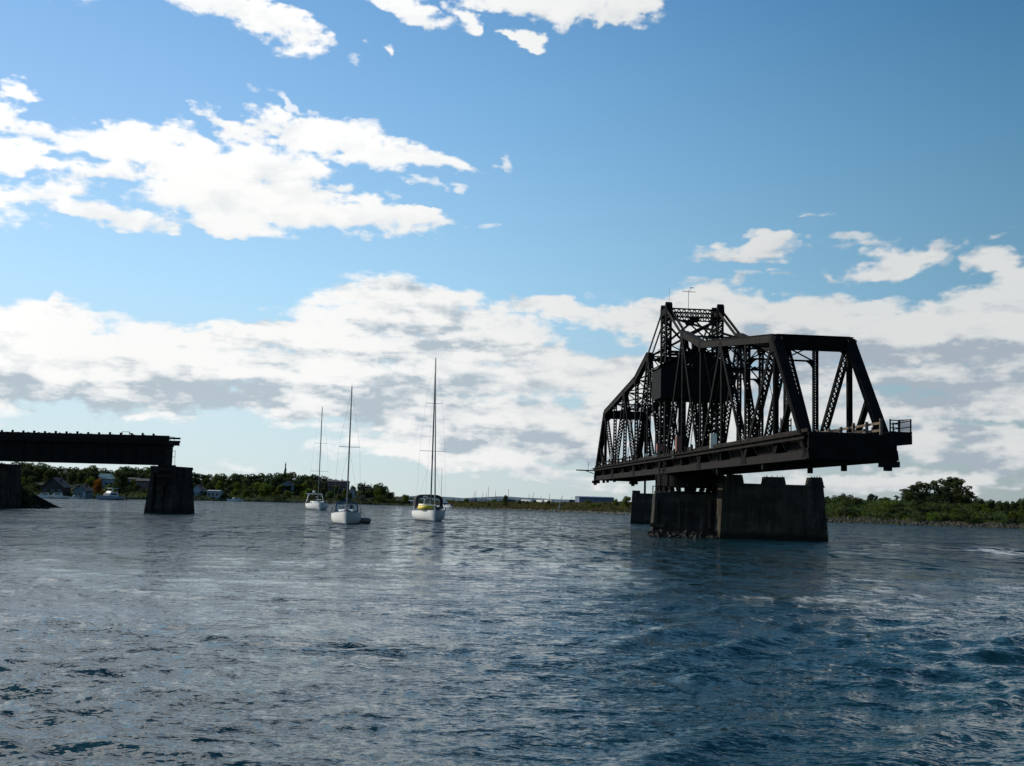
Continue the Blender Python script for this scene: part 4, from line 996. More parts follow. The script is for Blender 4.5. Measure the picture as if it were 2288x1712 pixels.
TOP = [(-400, 1000), (0, 1030), (120, 1036), (165, 1043), (200, 1040), (240, 1046), (280, 1040), (340, 1042), (400, 1040), (430, 1052), (463, 1055), (497, 1053), (513, 1058), (538, 1054), (560, 1060), (588, 1052), (617, 1054), (667, 1056), (705, 1056), (728, 1066), (789, 1082), (814, 1080), (847, 1079), (863, 1087), (875, 1099), (897, 1107), (930, 1110), (985, 1112)]
ZONES = [(-420, 345, 'trees behind the approach span', 'broadleaf tree on the wooded slope behind the black approach span'),
         (345, 700, 'trees between the approach pier and the sailboats', 'broadleaf tree on the slope between the approach pier and the leftmost sailboat'),
         (700, 880, 'trees behind the two left sailboats', 'broadleaf tree on the far shore behind and right of the two left sailboats')]
def left_trees():
    rn = random.Random(21)
    for z0, z1, grp, lab in ZONES:
        for row in range(4):
            px = z0 + rn.uniform(0, 10)
            while px < z1:
                sh = interp(LEFT_SHORE, px); top = interp(TOP, px)
                if row == 0: t = rn.uniform(95, 130); py = top + rn.uniform(-3, 5); step = rn.uniform(13, 21)
                elif row == 1: t = rn.uniform(60, 90); py = top + rn.uniform(5, 14); step = rn.uniform(17, 28)
                elif row == 2: t = rn.uniform(35, 55); py = top + (1108 - top) * rn.uniform(.35, .6); step = rn.uniform(15, 26)
                else: t = rn.uniform(12, 24); py = 1104 + (px - 300) * .015 - rn.uniform(2, 14); step = rn.uniform(24, 44)
                if row >= 2 and (80 < px < 330 or 425 < px < 500) and rn.random() < .6: px += step; continue
                if z0 == 700 and row >= 2 and px > 860: px += step; continue
                D = sh + t; lk = rn.choice('ddmmdm') if row < 2 else rn.choice('dmmyy' if row == 2 else 'myyd')
                zb = left_z(px, t); col = {'d': 'dark', 'm': 'mid', 'y': 'yellowish'}[lk]
                h = max(3.5, hz(px, py, D) - zb)
                plant('round', rn.randrange(3), lk, (gx(px, D), D, zb), h, rn.uniform(1.05, 1.5) * (1.0 if row < 3 else 1.2), f'{col} green {lab}', grp + ', ' + col + ' green')
                px += step
    for i in range(110):
        px = rn.uniform(-300, 985); t = rn.uniform(2, 60); D = interp(LEFT_SHORE, px) + t; lk = rn.choice('ddmm')
        if 85 < px < 310 and t < 20: continue
        plant('bush', rn.randrange(3), lk, (gx(px, D), D, left_z(px, t) - .1), rn.uniform(1.6, 3.6), rn.uniform(1.1, 1.8), 'bush in the undergrowth of the far left shore', 'undergrowth on the far left shore', cat='bush')
    # ones that stand out
    plant_px('conifer', 0, 'c', 635, 1031, 600, 7, .55, 'lone spire-shaped conifer rising above the wooded skyline of the far hill')
    plant_px('conifer', 1, 'c', 814, 1075, 590, 4, 1.0, 'pointed dark conifer behind and right of the middle sailboat, tallest of the pair')
    plant_px('conifer', 1, 'c', 828, 1079, 590, 4, .8, 'narrow dark conifer just right of the pointed conifer behind the middle sailboat')
    plant_px('round', 0, 'm', 848, 1077, 565, 3, 1.1, 'rounded green tree at the right end of the wooded shore behind the sailboats')
    plant_px('round', 1, 'm', 266, 1048, 415, 2, .95, 'leafy green tree on the lawn by the water under the approach span')
    plant_px('round', 2, 'o', 219, 1069, 425, 2, 1.0, 'orange-tinged autumn tree left of the lawn tree under the approach span')
    plant_px('round', 2, 'y', 595, 1081, 520, 2.2, 1.25, 'yellow-green rounded tree low on the far shore below the conifer spire', name='broadleaf_tree')
    plant_px('round', 1, 'y', 687, 1090, 515, 2, 1.3, 'yellow-green bushy tree just left of the leftmost sailboat mast')
    plant_px('bush', 0, 'g', 808, 1105, 512, .8, 1.3, 'pale grey willow bush at the waterline right of the middle sailboat', cat='bush')
    plant_px('round', 1, 'y', 905, 1104, 520, 1.0, 1.2, 'yellow-green tree behind the left edge of the yacht with the dark canopy')
    plant_px('round', 0, 'd', 870, 1098, 530, 1.5, 1.2, 'low dark green tree on the shore left of the yacht with the dark canopy')
    for i, (px, py) in enumerate(((765, 1100), (845, 1106), (875, 1108), (890, 1114))):
        plant_px('bush', 1, 'm', px, py, interp(LEFT_SHORE, px) + 8, .8, 1.3, 'green shrub at the waterline between the middle sailboat and the canopied yacht', 'waterline shrubs behind the sailboats', cat='bush')
left_trees()

def right_veg():
    rn = random.Random(9)
    R = lambda px, t: (interp(RIGHT_SHORE, px) + t, right_z(px, t))
    # the spit in the middle
    def on(px, py, t, *a, **k):
        D, z = R(px, t); return plant_px(a[0], a[1], a[2], px, py, D, z - .1, a[3], *a[4:], **k)
    on(1026, 1114, 30, 'conifer', 0, 'c', 1.0, 'small dark conifer on the spit right of the yacht with the dark canopy')
    on(1042, 1112, 32, 'round', 0, 'm', 1.2, 'rounded green tree on the spit next to the small conifer nearest the canopied yacht')
    on(1084, 1118, 30, 'conifer', 1, 'c', 1.0, 'tiny conifer on the spit midway between the rounded tree and the tall leafy tree')
    on(1128, 1105, 25, 'round', 1, 'm', .75, 'tallest leafy green tree standing on the middle of the spit')
    on(1147, 1119, 28, 'conifer', 0, 'c', .9, 'small conifer immediately right of the tallest leafy tree on the spit')
    on(1161, 1116, 26, 'round', 2, 'd', .95, 'dark round tree on the spit, second right of its tallest tree')
    on(1178, 1118, 27, 'round', 0, 'd', 1.0, 'dark round tree on the spit, third right of its tallest tree')
    on(1213, 1117, 26, 'conifer', 1, 'c', .9, 'pointed conifer on the spit left of the tilted grey pole')
    on(1226, 1117, 27, 'round', 1, 'd', 1.1, 'dark bushy tree on the spit beside the tilted grey pole')
    on(1376, 1114, 22, 'round', 2, 'y', 1.1, 'small yellow-green tree at the right end of the blue warehouse')
    on(1398, 1107, 18, 'round', 1, 'y', 1.1, 'yellow-green tree against the left edge of the far pier block')
    for px in range(975, 1420, 13):
        t = rn.uniform(10, 40); D, z = R(px, t); lk = rn.choice('mdyy')
        plant('bush', rn.randrange(2), lk, (gx(px, D), D, z - .1), rn.uniform(.8, 2.0), rn.uniform(1.0, 1.7), 'low scrub bush on the flat stony spit behind the canopied yacht', 'scrub bushes on the spit', cat='bush')
    # trees on the right bank
    on(1885, 1101, 42, 'round', 0, 'd', 1.15, 'dark dome-shaped tree on the right bank nearest the tall pier')
    on(1945, 1102, 44, 'round', 1, 'd', 1.1, 'rounded dark tree on the right bank between the dome-shaped tree and the poplar clump')
    on(1978, 1110, 40, 'tall', 0, 'd', 1.3, 'small thin tree on the right bank left of the poplar clump')
    on(2002, 1106, 40, 'tall', 1, 'd', 1.3, 'low leaning tree at the left foot of the poplar clump')
    cl = [(2024, 1091, 1.5), (2040, 1083, 1.4), (2054, 1075, 1.25), (2070, 1082, 1.4), (2089, 1073, 1.2), (2105, 1069, 1.15), (2124, 1064, 1.1), (2138, 1066, 1.15), (2150, 1070, 1.2), (2161, 1094, 1.6), (2172, 1105, 1.6)]
    for i, (px, py, w) in enumerate(cl):
        on(px + 0, py, 44 + rn.uniform(-6, 8), 'tall', i % 3, 'm' if i % 3 else 'd', w * 1.4, 'tall dark poplar in the dense clump on the right bank', 'poplars in the clump on the right bank')
    for i, px in enumerate((2030, 2060, 2088, 2116, 2142, 2160)):
        on(px, 1100 + rn.uniform(-4, 8), 36 + rn.uniform(-3, 3), 'round', i % 3, 'd' if i % 2 else 'm', 1.1, 'lower bushy tree filling the foot of the poplar clump on the right bank', 'bushy trees under the poplar clump')
    on(2181, 1112, 34, 'tall', 2, 'd', 1.5, 'wispy young tree just right of the poplar clump')
    for i, (px, py) in enumerate(((2190, 1112), (2208, 1117), (2216, 1115), (2234, 1118), (2249, 1121), (2264, 1119), (2279, 1112), (2292, 1108), (2320, 1106), (2360, 1110))):
        on(px, py, rn.uniform(20, 30), 'round', i % 3, 'dm'[i % 2], 1.0, 'dark green shrubby tree at the right edge of the bank beyond the poplar clump', 'shrubby trees at the right edge')
    for i in range(120):
        px = rn.uniform(1790, 2380); t = rn.choice([rn.uniform(5, 14), rn.uniform(14, 36), rn.uniform(20, 44)]); D, z = R(px, t)
        lk = rn.choice('ddmmyd'); col = {'d': 'dark green', 'm': 'mid green', 'y': 'yellowish green'}[lk]
        plant('bush', rn.randrange(3), lk, (gx(px, D), D, z - .15), rn.uniform(1.2, 3.0), rn.uniform(1.0, 1.6), f'{col} bush on the sloping bank right of the tall pier', f'{col} bushes on the right bank', cat='bush')
    # long grass
    def grass(name, n, p0, p1, t0, t1, h, m, shore, zf):
        V = []; Fq = []
        for _ in range(n):
            px = rn.uniform(p0, p1); q = land_pt(px, rn.uniform(t0, t1), shore, zf); a = rn.uniform(0, 3.14); w = rn.uniform(.15, .5); hh = h * rn.uniform(.4, 1.4)
            dx, dy = w * math.cos(a), w * math.sin(a); lx, ly = rn.uniform(-.3, .3), rn.uniform(-.3, .3); o = len(V)
            V += [(q.x - dx, q.y - dy, q.z - .1), (q.x + dx, q.y + dy, q.z - .1), (q.x + dx * .5 + lx, q.y + dy * .5 + ly, q.z + hh), (q.x - dx * .5 + lx, q.y - dy * .5 + ly, q.z + hh)]; Fq.append((o, o + 1, o + 2, o + 3))
        o = npmesh(name, V, Fq, m); return o
    tag(grass('bank_grass', 9000, 1780, 2420, 8, 48, .7, L_MID, RIGHT_SHORE, right_z), 'long green grass covering the bank right of the tall pier', 'grass', kind='stuff')
    tag(grass('dry_grass', 3500, 1780, 2420, 6, 44, .6, L_YEL, RIGHT_SHORE, right_z), 'yellowing grass patches on the bank right of the tall pier', 'grass', kind='stuff')
    tag(grass('spit_grass', 5000, 965, 1430, 5, 45, .6, L_DRY, RIGHT_SHORE, right_z), 'dry straw coloured grass on the stony spit', 'grass', kind='stuff')
    tag(grass('far_shore_grass', 5000, -60, 985, 1, 30, .7, L_MID, LEFT_SHORE, left_z), 'grass along the far left shore', 'grass', kind='stuff')
    tag(grass('bank_weeds', 900, -60, 74, -2, 6, .8, L_DARK, [(-500, 176), (500, 176)], lambda px, t: interp([(-220, 2.6), (25, 2.5), (46, 1.5), (66, .4), (76, .05), (112, -.5)], px)), 'dark weeds on the bank beside the shore pier', 'weeds', kind='stuff')
    def rocks(name, n, p0, p1, t0, t1, s0, s1, m, shore, zf):
        mb = MB(); ico = [(1, 0, 0), (-1, 0, 0), (0, 1, 0), (0, -1, 0), (0, 0, 1), (0, 0, -1)]; fs = [(0, 2, 4), (2, 1, 4), (1, 3, 4), (3, 0, 4), (2, 0, 5), (1, 2, 5), (3, 1, 5), (0, 3, 5)]
        for _ in range(n):
            q = land_pt(rn.uniform(p0, p1), rn.uniform(t0, t1), shore, zf); s = rn.uniform(s0, s1); rot = Quaternion((rn.gauss(0, 1), rn.gauss(0, 1), rn.gauss(0, 1), rn.gauss(0, 1))).normalized().to_matrix()
            mb.add([q + rot @ Vector((a * s * rn.uniform(.7, 1.3), b * s * rn.uniform(.7, 1.2), c * s * rn.uniform(.5, .9))) for a, b, c in ico], fs)
        return mb.build(name, m)
    tag(rocks('riprap', 900, 1790, 2420, .0, 5.0, .15, .55, M_ROCK, RIGHT_SHORE, right_z), 'broken stones along the waterline of the right bank', 'rocks', kind='stuff')
    tag(rocks('shingle', 800, 970, 1430, .0, 4.5, .15, .5, mat('pale_shingle', (.17, .15, .11), .9, 0, .4, .5), RIGHT_SHORE, right_z), 'pale stones along the waterline of the spit', 'rocks', kind='stuff')
    tag(rocks('bank_rocks', 60, 20, 112, -3.5, -1, .2, .6, M_STONE, [(-500, 176), (500, 176)], lambda px, t: .1), 'dark stones at the foot of the shore pier', 'rocks', kind='stuff')
    # low dark crib wall along the right bank
    for a, b, lab in ((1800, 1990, 'low dark timber retaining wall along the right bank by the tall pier'), (2090, 2420, 'low dark timber retaining wall on the right bank below the poplar clump')):
        mb = MB(); px = a
        while px < b:
            q0 = land_pt(px, 8.2, RIGHT_SHORE, right_z); q1 = land_pt(min(b, px + 24), 8.2, RIGHT_SHORE, right_z)
            mb.beam((q0.x, q0.y, 1.75), (q1.x, q1.y, 1.75), .3, .8, (0, 1, 0)); px += 24
        tag(mb.build('retaining_wall', M_DECKWOOD), lab, 'wall')
right_veg()
for i, px in enumerate((24, 38, 52, 64)):
    plant('bush', i % 3, 'd', (gx(px, 176), 176 + i * .4, interp([(20, 2.5), (46, 1.4), (66, .3)], px)), (2.2, 2.0, 1.5, 1.1)[i], 1.3, 'dark bush on the little bank beside the shore pier at the left edge', 'bushes beside the shore pier', cat='bush')

#@@BUILDINGS
# ------------------------------------------------------------------ buildings on the far shores
M_WPALE = mat('pale_blue_siding', (.24, .28, .34), .8, 0, .12, .6)
M_WTEAL = mat('grey_teal_siding', (.10, .14, .15), .8, 0, .2, .6)
M_WDARK = mat('dark_brown_siding', (.03, .026, .022), .85, 0, .3, .6)
M_WBRICK = mat('dark_red_brick', (.10, .05, .042), .9, 0, .3, .8)
M_WWHITE = mat('white_siding', (.26, .28, .30), .7, 0, .08, .6)
M_WGREY = mat('blue_grey_siding', (.13, .15, .18), .8, 0, .2, .5)
M_RDARK = mat('dark_shingles', (.035, .032, .032), .9, 0, .3, 1)
M_RTEAL = mat('teal_metal_roof', (.035, .12, .13), .6, 0, .2, .6)
M_RBROWN = mat('brown_shingles', (.10, .065, .05), .9, 0, .25, 1)
M_WAREB = mat('blue_corrugated_steel', (.08, .11, .17), .6, 0, .2, .5)
M_COAL = mat('dark_stockpile', (.018, .016, .018), .95, 0, .4, .5, .1)
def house(px0, px1, pyb, pye, pyr, D, wm, rm, label, cat='house', depth=8, gable=True, nwin=3, trim=M_WWHITE, rows=1, name='house', chim=True):
    x0, x1 = gx(px0, D), gx(px1, D); pc = (px0 + px1) / 2; zb = hz(pc, pyb, D); ze = hz(pc, pye, D) - zb; zr = hz(pc, pyr, D) - zb; w = x1 - x0
    r = thing(name, label, cat, ((x0 + x1) / 2, D, zb), .05); h = w / 2
    mb = MB()
    if gable: mb.prism([(-h, -2), (h, -2), (h, ze), (0, zr), (-h, ze)], (0, 0, 0), (1, 0, 0), (0, 0, 1), (0, depth, 0))
    else: mb.prism([(0, -2), (depth, -2), (depth, ze), (depth / 2, zr), (0, ze)], (-h, 0, 0), (0, 1, 0), (0, 0, 1), (w, 0, 0))
    mb.build('wall', wm, r)
    mb = MB(); e = .35
    if gable:
        sl = (zr - ze) / h
        for s in (-1, 1): mb.prism([(0, zr + .02), (s * (h + e), ze - sl * e + .02), (s * (h + e), ze - sl * e + .2), (0, zr + .2)], (0, -.4, 0), (1, 0, 0), (0, 0, 1), (0, depth + .8, 0))
    else:
        sl = (zr - ze) / (depth / 2)
        for s in (0, 1):
            q = [(depth / 2, zr + .02), ((-e if s == 0 else depth + e), ze - sl * e + .02), ((-e if s == 0 else depth + e), ze - sl * e + .2), (depth / 2, zr + .2)]
            mb.prism(q, (-h - .3, 0, 0), (0, 1, 0), (0, 0, 1), (w + .6, 0, 0))
    rf = mb.build('roof', rm, r)
    if chim:
        mb = MB(); mb.box(h * .3, h * .3 + .6, depth * .5, depth * .5 + .6, ze, zr + .8); mb.build('chimney', M_WBRICK, rf)
    for j in range(rows):
        for i in range(nwin):
            x = -h + w * (i + .5) / nwin; z = (ze * (j + .5) / rows); ww = min(.42, w / nwin * .24); hh = min(.55, ze / rows * .3)
            mb = MB(); mb.box(x - ww - .1, x + ww + .1, -.06, .02, z - hh - .1, z + hh + .1); f = mb.build('window', trim, r)
            mb = MB(); mb.box(x - ww, x + ww, -.08, -.04, z - hh, z + hh); mb.build('pane', M_DKGLASS, f)
    mb = MB(); mb.box(h * .55, h * .55 + .9, -.05, .02, -.2, min(2, ze * .8)); mb.build('door', trim, r)
    return r
house(93, 141, 1108, 1088, 1068, 398, M_WDARK, M_RDARK, 'dark brown gabled cottage at the waterside under the approach span', nwin=3)
house(164, 192, 1111, 1096, 1084, 400, M_WTEAL, M_RBROWN, 'small grey boathouse with brown gable roof under the approach span', 'boathouse', nwin=1, name='boathouse')
house(208, 254, 1092, 1070, 1059, 470, M_WPALE, M_RTEAL, 'pale blue house with teal roof under the approach span', gable=False, nwin=4)
house(283, 304, 1090, 1071, 1068, 478, M_WPALE, M_RDARK, 'narrow pale blue house left of the stone approach pier', gable=False, nwin=2)
house(302, 330, 1106, 1075, 1070, 466, M_WBRICK, M_RDARK, 'dark red brick building right against the stone approach pier', 'building', gable=False, nwin=3, rows=2, name='brick_building')
house(428, 449, 1114, 1094, 1084, 486, M_WPALE, M_RBROWN, 'pale house half hidden by the right side of the approach pier', nwin=2)
house(463, 489, 1112, 1098, 1096, 482, M_WWHITE, M_WWHITE, 'low white flat-topped boathouse at the waterside right of the approach pier', 'boathouse', gable=False, nwin=3, name='boathouse')
house(622, 655, 1094, 1084, 1075, 545, M_WGREY, M_RDARK, 'blue grey gabled house among trees below the conifer spire', nwin=3)
house(731, 774, 1100, 1077, 1074, 575, M_WBRICK, M_RDARK, 'large flat-roofed brick building on the rise behind the middle sailboat', 'building', depth=14, gable=False, nwin=6, rows=2, name='brick_building')
house(780, 790, 1108, 1097, 1092, 530, M_WWHITE, M_WGREY, 'small whitish gabled hut right behind the mast of the middle sailboat', 'hut', depth=3, nwin=1, name='hut')
house(904, 924, 1127, 1120, 1118, 522, M_WPALE, M_WWHITE, 'pale blue caravan on the shore left of the canopied yacht', 'caravan', depth=3, gable=False, nwin=3, name='caravan')
w = house(1294, 1372, 1132, 1112.5, 1110.5, 470, M_WAREB, M_WAREB, 'long blue corrugated warehouse on the spit left of the piers', 'warehouse', depth=16, gable=False, nwin=0, name='warehouse', chim=False)
def mound(pc, pw, pyt, D, label, seed):
    rn = np.random.default_rng(seed); zt = hz(pc, pyt, D); zb = 1.2; w = (gx(pc + pw, D) - gx(pc, D)); n, m_ = 28, 9; V = []
    for i in range(n):
        for j in range(m_):
            a = 2 * math.pi * i / n; q = 1 - j / (m_ - 1); V.append((gx(pc, D) + w * q * math.cos(a), D + w * .6 * q * math.sin(a), zb + (zt - zb) * (1 - q ** 1.6) + rn.normal(0, .12)))
    Fq = [(i * m_ + j, ((i + 1) % n) * m_ + j, ((i + 1) % n) * m_ + j + 1, i * m_ + j + 1) for i in range(n) for j in range(m_ - 1)]
    tag(npmesh('stockpile', V, Fq, M_COAL, True), label, 'stockpile')
mound(1268, 24, 1126, 430, 'dark stockpile mound on the spit left of the warehouse', 1)
mound(1322, 34, 1125, 425, 'broad dark stockpile mound in front of the warehouse', 2)
mound(1375, 26, 1126, 420, 'dark stockpile mound right of the warehouse by the far pier block', 3)
q0, q1 = at(1250, 1131, 400), at(1257, 1107, 400)
mb = MB(); mb.tube([q0, q1], [.22, .08], 6); mb.tube([q0 - Vector((0, 0, 1)), q0 + Vector((.1, 0, .3))], .3, 8); tag(mb.build('derrick_pole', M_WGREY), 'tilted grey derrick pole rising from the spit left of the stockpiles', 'pole')
for px, D, zt, lab in ((283, 372, 1113, 'small dark channel marker post in the water near the stone approach pier'), (477, 440, 1118, 'small dark channel marker post in the water off the white boathouse')):
    q = at(px, zt, D); mb = MB(); mb.tube([(q.x, q.y, -.4), (q.x, q.y, q.z + .9)], .16, 7); mb.obox((q.x, q.y, q.z + 1.0), (.35, 0, 0), (0, .05, 0), (0, 0, .3)); tag(mb.build('channel_marker', M_GIRDER), lab, 'marker post')
for px, pyt, D, t in ((152, 1056, 430, 1), (520, 1080, 540, 1), (565, 1078, 545, 1)):
    q = at(px, pyt, D); mb = MB(); mb.tube([(q.x, q.y, 1), (q.x, q.y, q.z)], .14, 6); mb.box(q.x - .9, q.x + .9, q.y - .08, q.y + .08, q.z - .9, q.z - .75)
    tag(mb.build('utility_pole', M_BARK), {152: 'wooden utility pole above the boathouse under the approach span', 520: 'wooden utility pole in front of the far trees, the left of two', 565: 'wooden utility pole in front of the far trees, the right of two'}[px], 'pole')

#@@BOATS
# ------------------------------------------------------------------ boats
def hull_mesh(Lh, beam, zbow, zmid, zstern, transom=.75, draft=.5, n=18, fine=1.0):
    """bow at y=0 pointing to -y, stern at y=Lh"""
    V = []; m_ = 8; secs = []
    for i in range(n):
        s = i / (n - 1); y = Lh * s
        b = beam / 2 * (math.sin(min(1, s / .58) * math.pi / 2) ** (.75 * fine)) if s < .58 else beam / 2 * (1 - (1 - transom) * ((s - .58) / .42) ** 1.7)
        b = max(b, .03)
        zs = zbow + (zmid - zbow) * min(1, s / .6) ** .8 if s < .6 else zmid + (zstern - zmid) * (s - .6) / .4
        kd = -draft * math.sin(math.pi * min(1, .12 + s)) if s < .9 else -.1
        row = []
        for j in range(m_):
            q = j / (m_ - 1); z = zs + (kd - zs) * q
            fl = 1 - q ** (4.6 if s > .3 else 2.6 + 2.0 * s / .3)
            yy = y + (-(zs - 0) * .38 * (1 - q) * (1 - s) ** 6) if True else y
            row.append((b * fl, yy, z))
        secs.append(row)
    for row in secs: V += row
    off = len(V)
    for row in secs: V += [(-x, y, z) for x, y, z in row]
    Fq = []
    for i in range(n - 1):
        for j in range(m_ - 1):
            a = i * m_ + j; Fq.append((a, a + 1, a + m_ + 1, a + m_)); a += off; Fq.append((a, a + m_, a + m_ + 1, a + 1))
    mb = MB(); mb.add(V, Fq)
    st = (n - 1) * m_
    mb.f.append(tuple([st + j for j in range(m_)] + [off + st + j for j in range(m_ - 1, -1, -1)]))
    bw = [j for j in range(m_)]; mb.f += [(j, off + j, off + j + 1, j + 1) for j in range(m_ - 1)]
    deck = MB()
    dv = []
    for i in range(n): x, y, z = secs[i][0]; dv += [(x * .985, y, z - .03), (0, y, z + .04), (-x * .985, y, z - .03)]
    df = []
    for i in range(n - 1):
        for k in range(2): a = i * 3 + k; df.append((a, a + 3, a + 4, a + 1))
    deck.add(dv, df)
    rub = MB()
    for sg in (1, -1): rub.tube([(sg * secs[i][0][0], secs[i][0][1], secs[i][0][2]) for i in range(n)], .035, 5)
    return mb, deck, rub, secs
def hood(mb, y0, y1, w, z0, zt, n=10, thick=.04, crown=.22):
    """canvas bow stretched over hoops"""
    for k in range(3):
        pass
    prof = []
    for i in range(n + 1):
        a = math.pi * i / n; x = -w / 2 * math.copysign(abs(math.cos(a)) ** .45, math.cos(a)); z = z0 + (zt - z0) * (abs(math.sin(a)) ** .45); prof.append((x, z))
    V = []
    for y, k in ((y0, .97), (y0 * .5 + y1 * .5, 1.0), (y1, .985)):
        V += [(x * k, y, z0 + (z - z0) * k) for x, z in prof]
    m_ = n + 1; Fq = [(r * m_ + i, r * m_ + i + 1, (r + 1) * m_ + i + 1, (r + 1) * m_ + i) for r in range(2) for i in range(n)]
    mb.add(V, Fq); return prof
def sailboat(name, label, px, py, D, phi, Lh, beam, zb, zm, mast_py, mast_dx, spreaders, canvas, kind, stripe=None):
    """bow waterline at pixel bearing px, range D"""
    bx = gx(px, D); r = thing(name, label, 'sailboat', (bx, D, 0), phi)
    hb, dk, rub, secs = hull_mesh(Lh, beam, zb, zm, zm * .95)
    hb.build('hull', M_HULL, r, True); dk.build('deck', M_TEAK if kind != 'big' else M_HULL, r); rub.build('rub_rail', stripe or M_STRIPE, r)
    # boot stripe just above the water
    mb = MB()
    for sg in (1, -1):
        pts = []
        for row in secs:
            for a, b in zip(row, row[1:]):
                if a[2] >= .1 > b[2]: q = (a[2] - .1) / (a[2] - b[2]); pts.append((sg * (a[0] + (b[0] - a[0]) * q), a[1] + (b[1] - a[1]) * q, .1)); break
        mb.tube(pts, .05, 5)
    mb.build('boot_stripe', stripe or M_STRIPE, r)
    # coach roof with windows
    y0, y1 = Lh * .22, Lh * .62; zc = zm + .42
    mb = MB(); vs = []
    for y, wk, zz in ((y0, .28, zm + .18), (y0 + 1.0, .5, zc), (y1, .66, zc + .1)):
        ww = beam / 2 * wk; vs += [(-ww, y, zm - .05), (-ww * .85, y, zz), (0, y, zz + .08), (ww * .85, y, zz), (ww, y, zm - .05)]
    fs = [(i * 5 + k, i * 5 + k + 1, (i + 1) * 5 + k + 1, (i + 1) * 5 + k) for i in range(2) for k in range(4)] + [(0, 1, 2, 3, 4), (14, 13, 12, 11, 10)]
    mb.add(vs, fs); ch = mb.build('coachroof', M_HULL, r)
    for sg in (-1, 1):
        for yy in (.36, .47):
            mb = MB(); a = beam / 2 * .60; mb.obox((sg * a, Lh * yy, zm + .27), (.03, 0, 0), (0, .42, 0), (0, 0, .09)); mb.build('cabin_window', M_DKGLASS, ch)
    mb = MB(); mb.box(-.3, .3, Lh * .27, Lh * .27 + .55, zc - .02, zc + .07); mb.build('hatch', M_DKGLASS, ch)
    # mast and rig
    ym = Lh * .40; top = hz(px + mast_dx, mast_py, D + ym); 
    mb = MB(); rm = .085 if kind != 'big' else .11
    mb.tube([(0, ym, zc), (0, ym, top * .6), (0, ym, top)], [rm, rm, rm * .7], 8); mast = mb.build('mast', M_ALU, r)
    mb = MB(); mb.tube([(0, ym, top), (0, ym, top + .5)], .014, 4); mb.beam((0, ym - .15, top + .06), (0, ym + .2, top + .06), .03, .03); mb.box(-.05, .05, ym - .05, ym + .05, top, top + .1); mb.build('masthead_fitting', M_WIRE, mast)
    for z, hw in spreaders:
        mb = MB(); mb.tube([(-hw, ym + .1, z + .02), (0, ym, z), (hw, ym + .1, z + .02)], .035, 6); mb.build('spreader', M_ALU, mast)
    cb = beam / 2 * .92; lo = spreaders[-1]
    hw0 = spreaders[0][1]
    wires = [[(0, .1, zb), (0, ym, top - .1)], [(0, Lh, zm), (0, ym, top - .05)]]
    for sg in (-1, 1):
        w_ = [(sg * cb, ym + .15, zm)] + [(sg * hw, ym + .1, z) for z, hw in sorted(spreaders)] + [(0, ym, top - .2)]
        wires += [[a, b] for a, b in zip(w_, w_[1:])] + [[(sg * cb, ym + .5, zm), (0, ym, sorted(spreaders)[0][0] - .1)]]
    for a, b in wires:
        mb = MB(); mb.tube([a, b], .008, 4); mb.build('stay', M_WIRE, r)
    zbm = zc + .95
    mb = MB(); mb.tube([(0, ym, zbm), (0, Lh * .82, zbm + .12)], .07, 7); bm_ = mb.build('boom', M_ALU, r)
    mb = MB(); mb.tube([(0, ym + .15, zbm + .5), (0, ym + .9, zbm + .28), (0, Lh * .6, zbm + .22), (0, Lh * .8, zbm + .2)], [.13, .17, .15, .08], 8); mb.build('sail_cover', canvas, bm_)
    # pulpit, stanchions and lifelines
    mb = MB()
    pts = [(-beam * .22, Lh * .10, zb + .55), (0, -.45, zb + .66), (beam * .22, Lh * .10, zb + .55)]
    mb.tube(pts, .022, 5)
    for x, y, z in pts: mb.tube([(x * .95, y + (.3 if x == 0 else 0), zb - .1), (x, y, z)], .02, 5)
    mb.build('pulpit', M_ALU, r)
    for sg in (-1, 1):
        pr = None
        for k in (.2, .34, .48, .62, .76, .9):
            i = int(k * 17); x, y, z = secs[i][0]; mb = MB(); mb.tube([(sg * x * .96, y, z - .05), (sg * x * .96, y, z + .6)], .016, 5); mb.build('stanchion', M_ALU, r)
            if pr:
                mb = MB(); mb.tube([pr, (sg * x * .96, y, z + .58)], .008, 4); mb.build('lifeline', M_WIRE, r)
            pr = (sg * x * .96, y, z + .58)
    # steering pedestal
    mb = MB(); yw = Lh * .80; mb.tube([(0, yw, zm - .1), (0, yw, zm + .75)], .07, 6)
    mb.tube([(.4 * math.cos(a * .524), yw - .08, zm + .75 + .4 * math.sin(a * .524)) for a in range(13)], .018, 5, False); mb.build('steering_wheel', M_ALU, r)
    return r, dict(zc=zc, zm=zm, Lh=Lh, beam=beam, ym=ym, secs=secs, zb=zb, top=top)
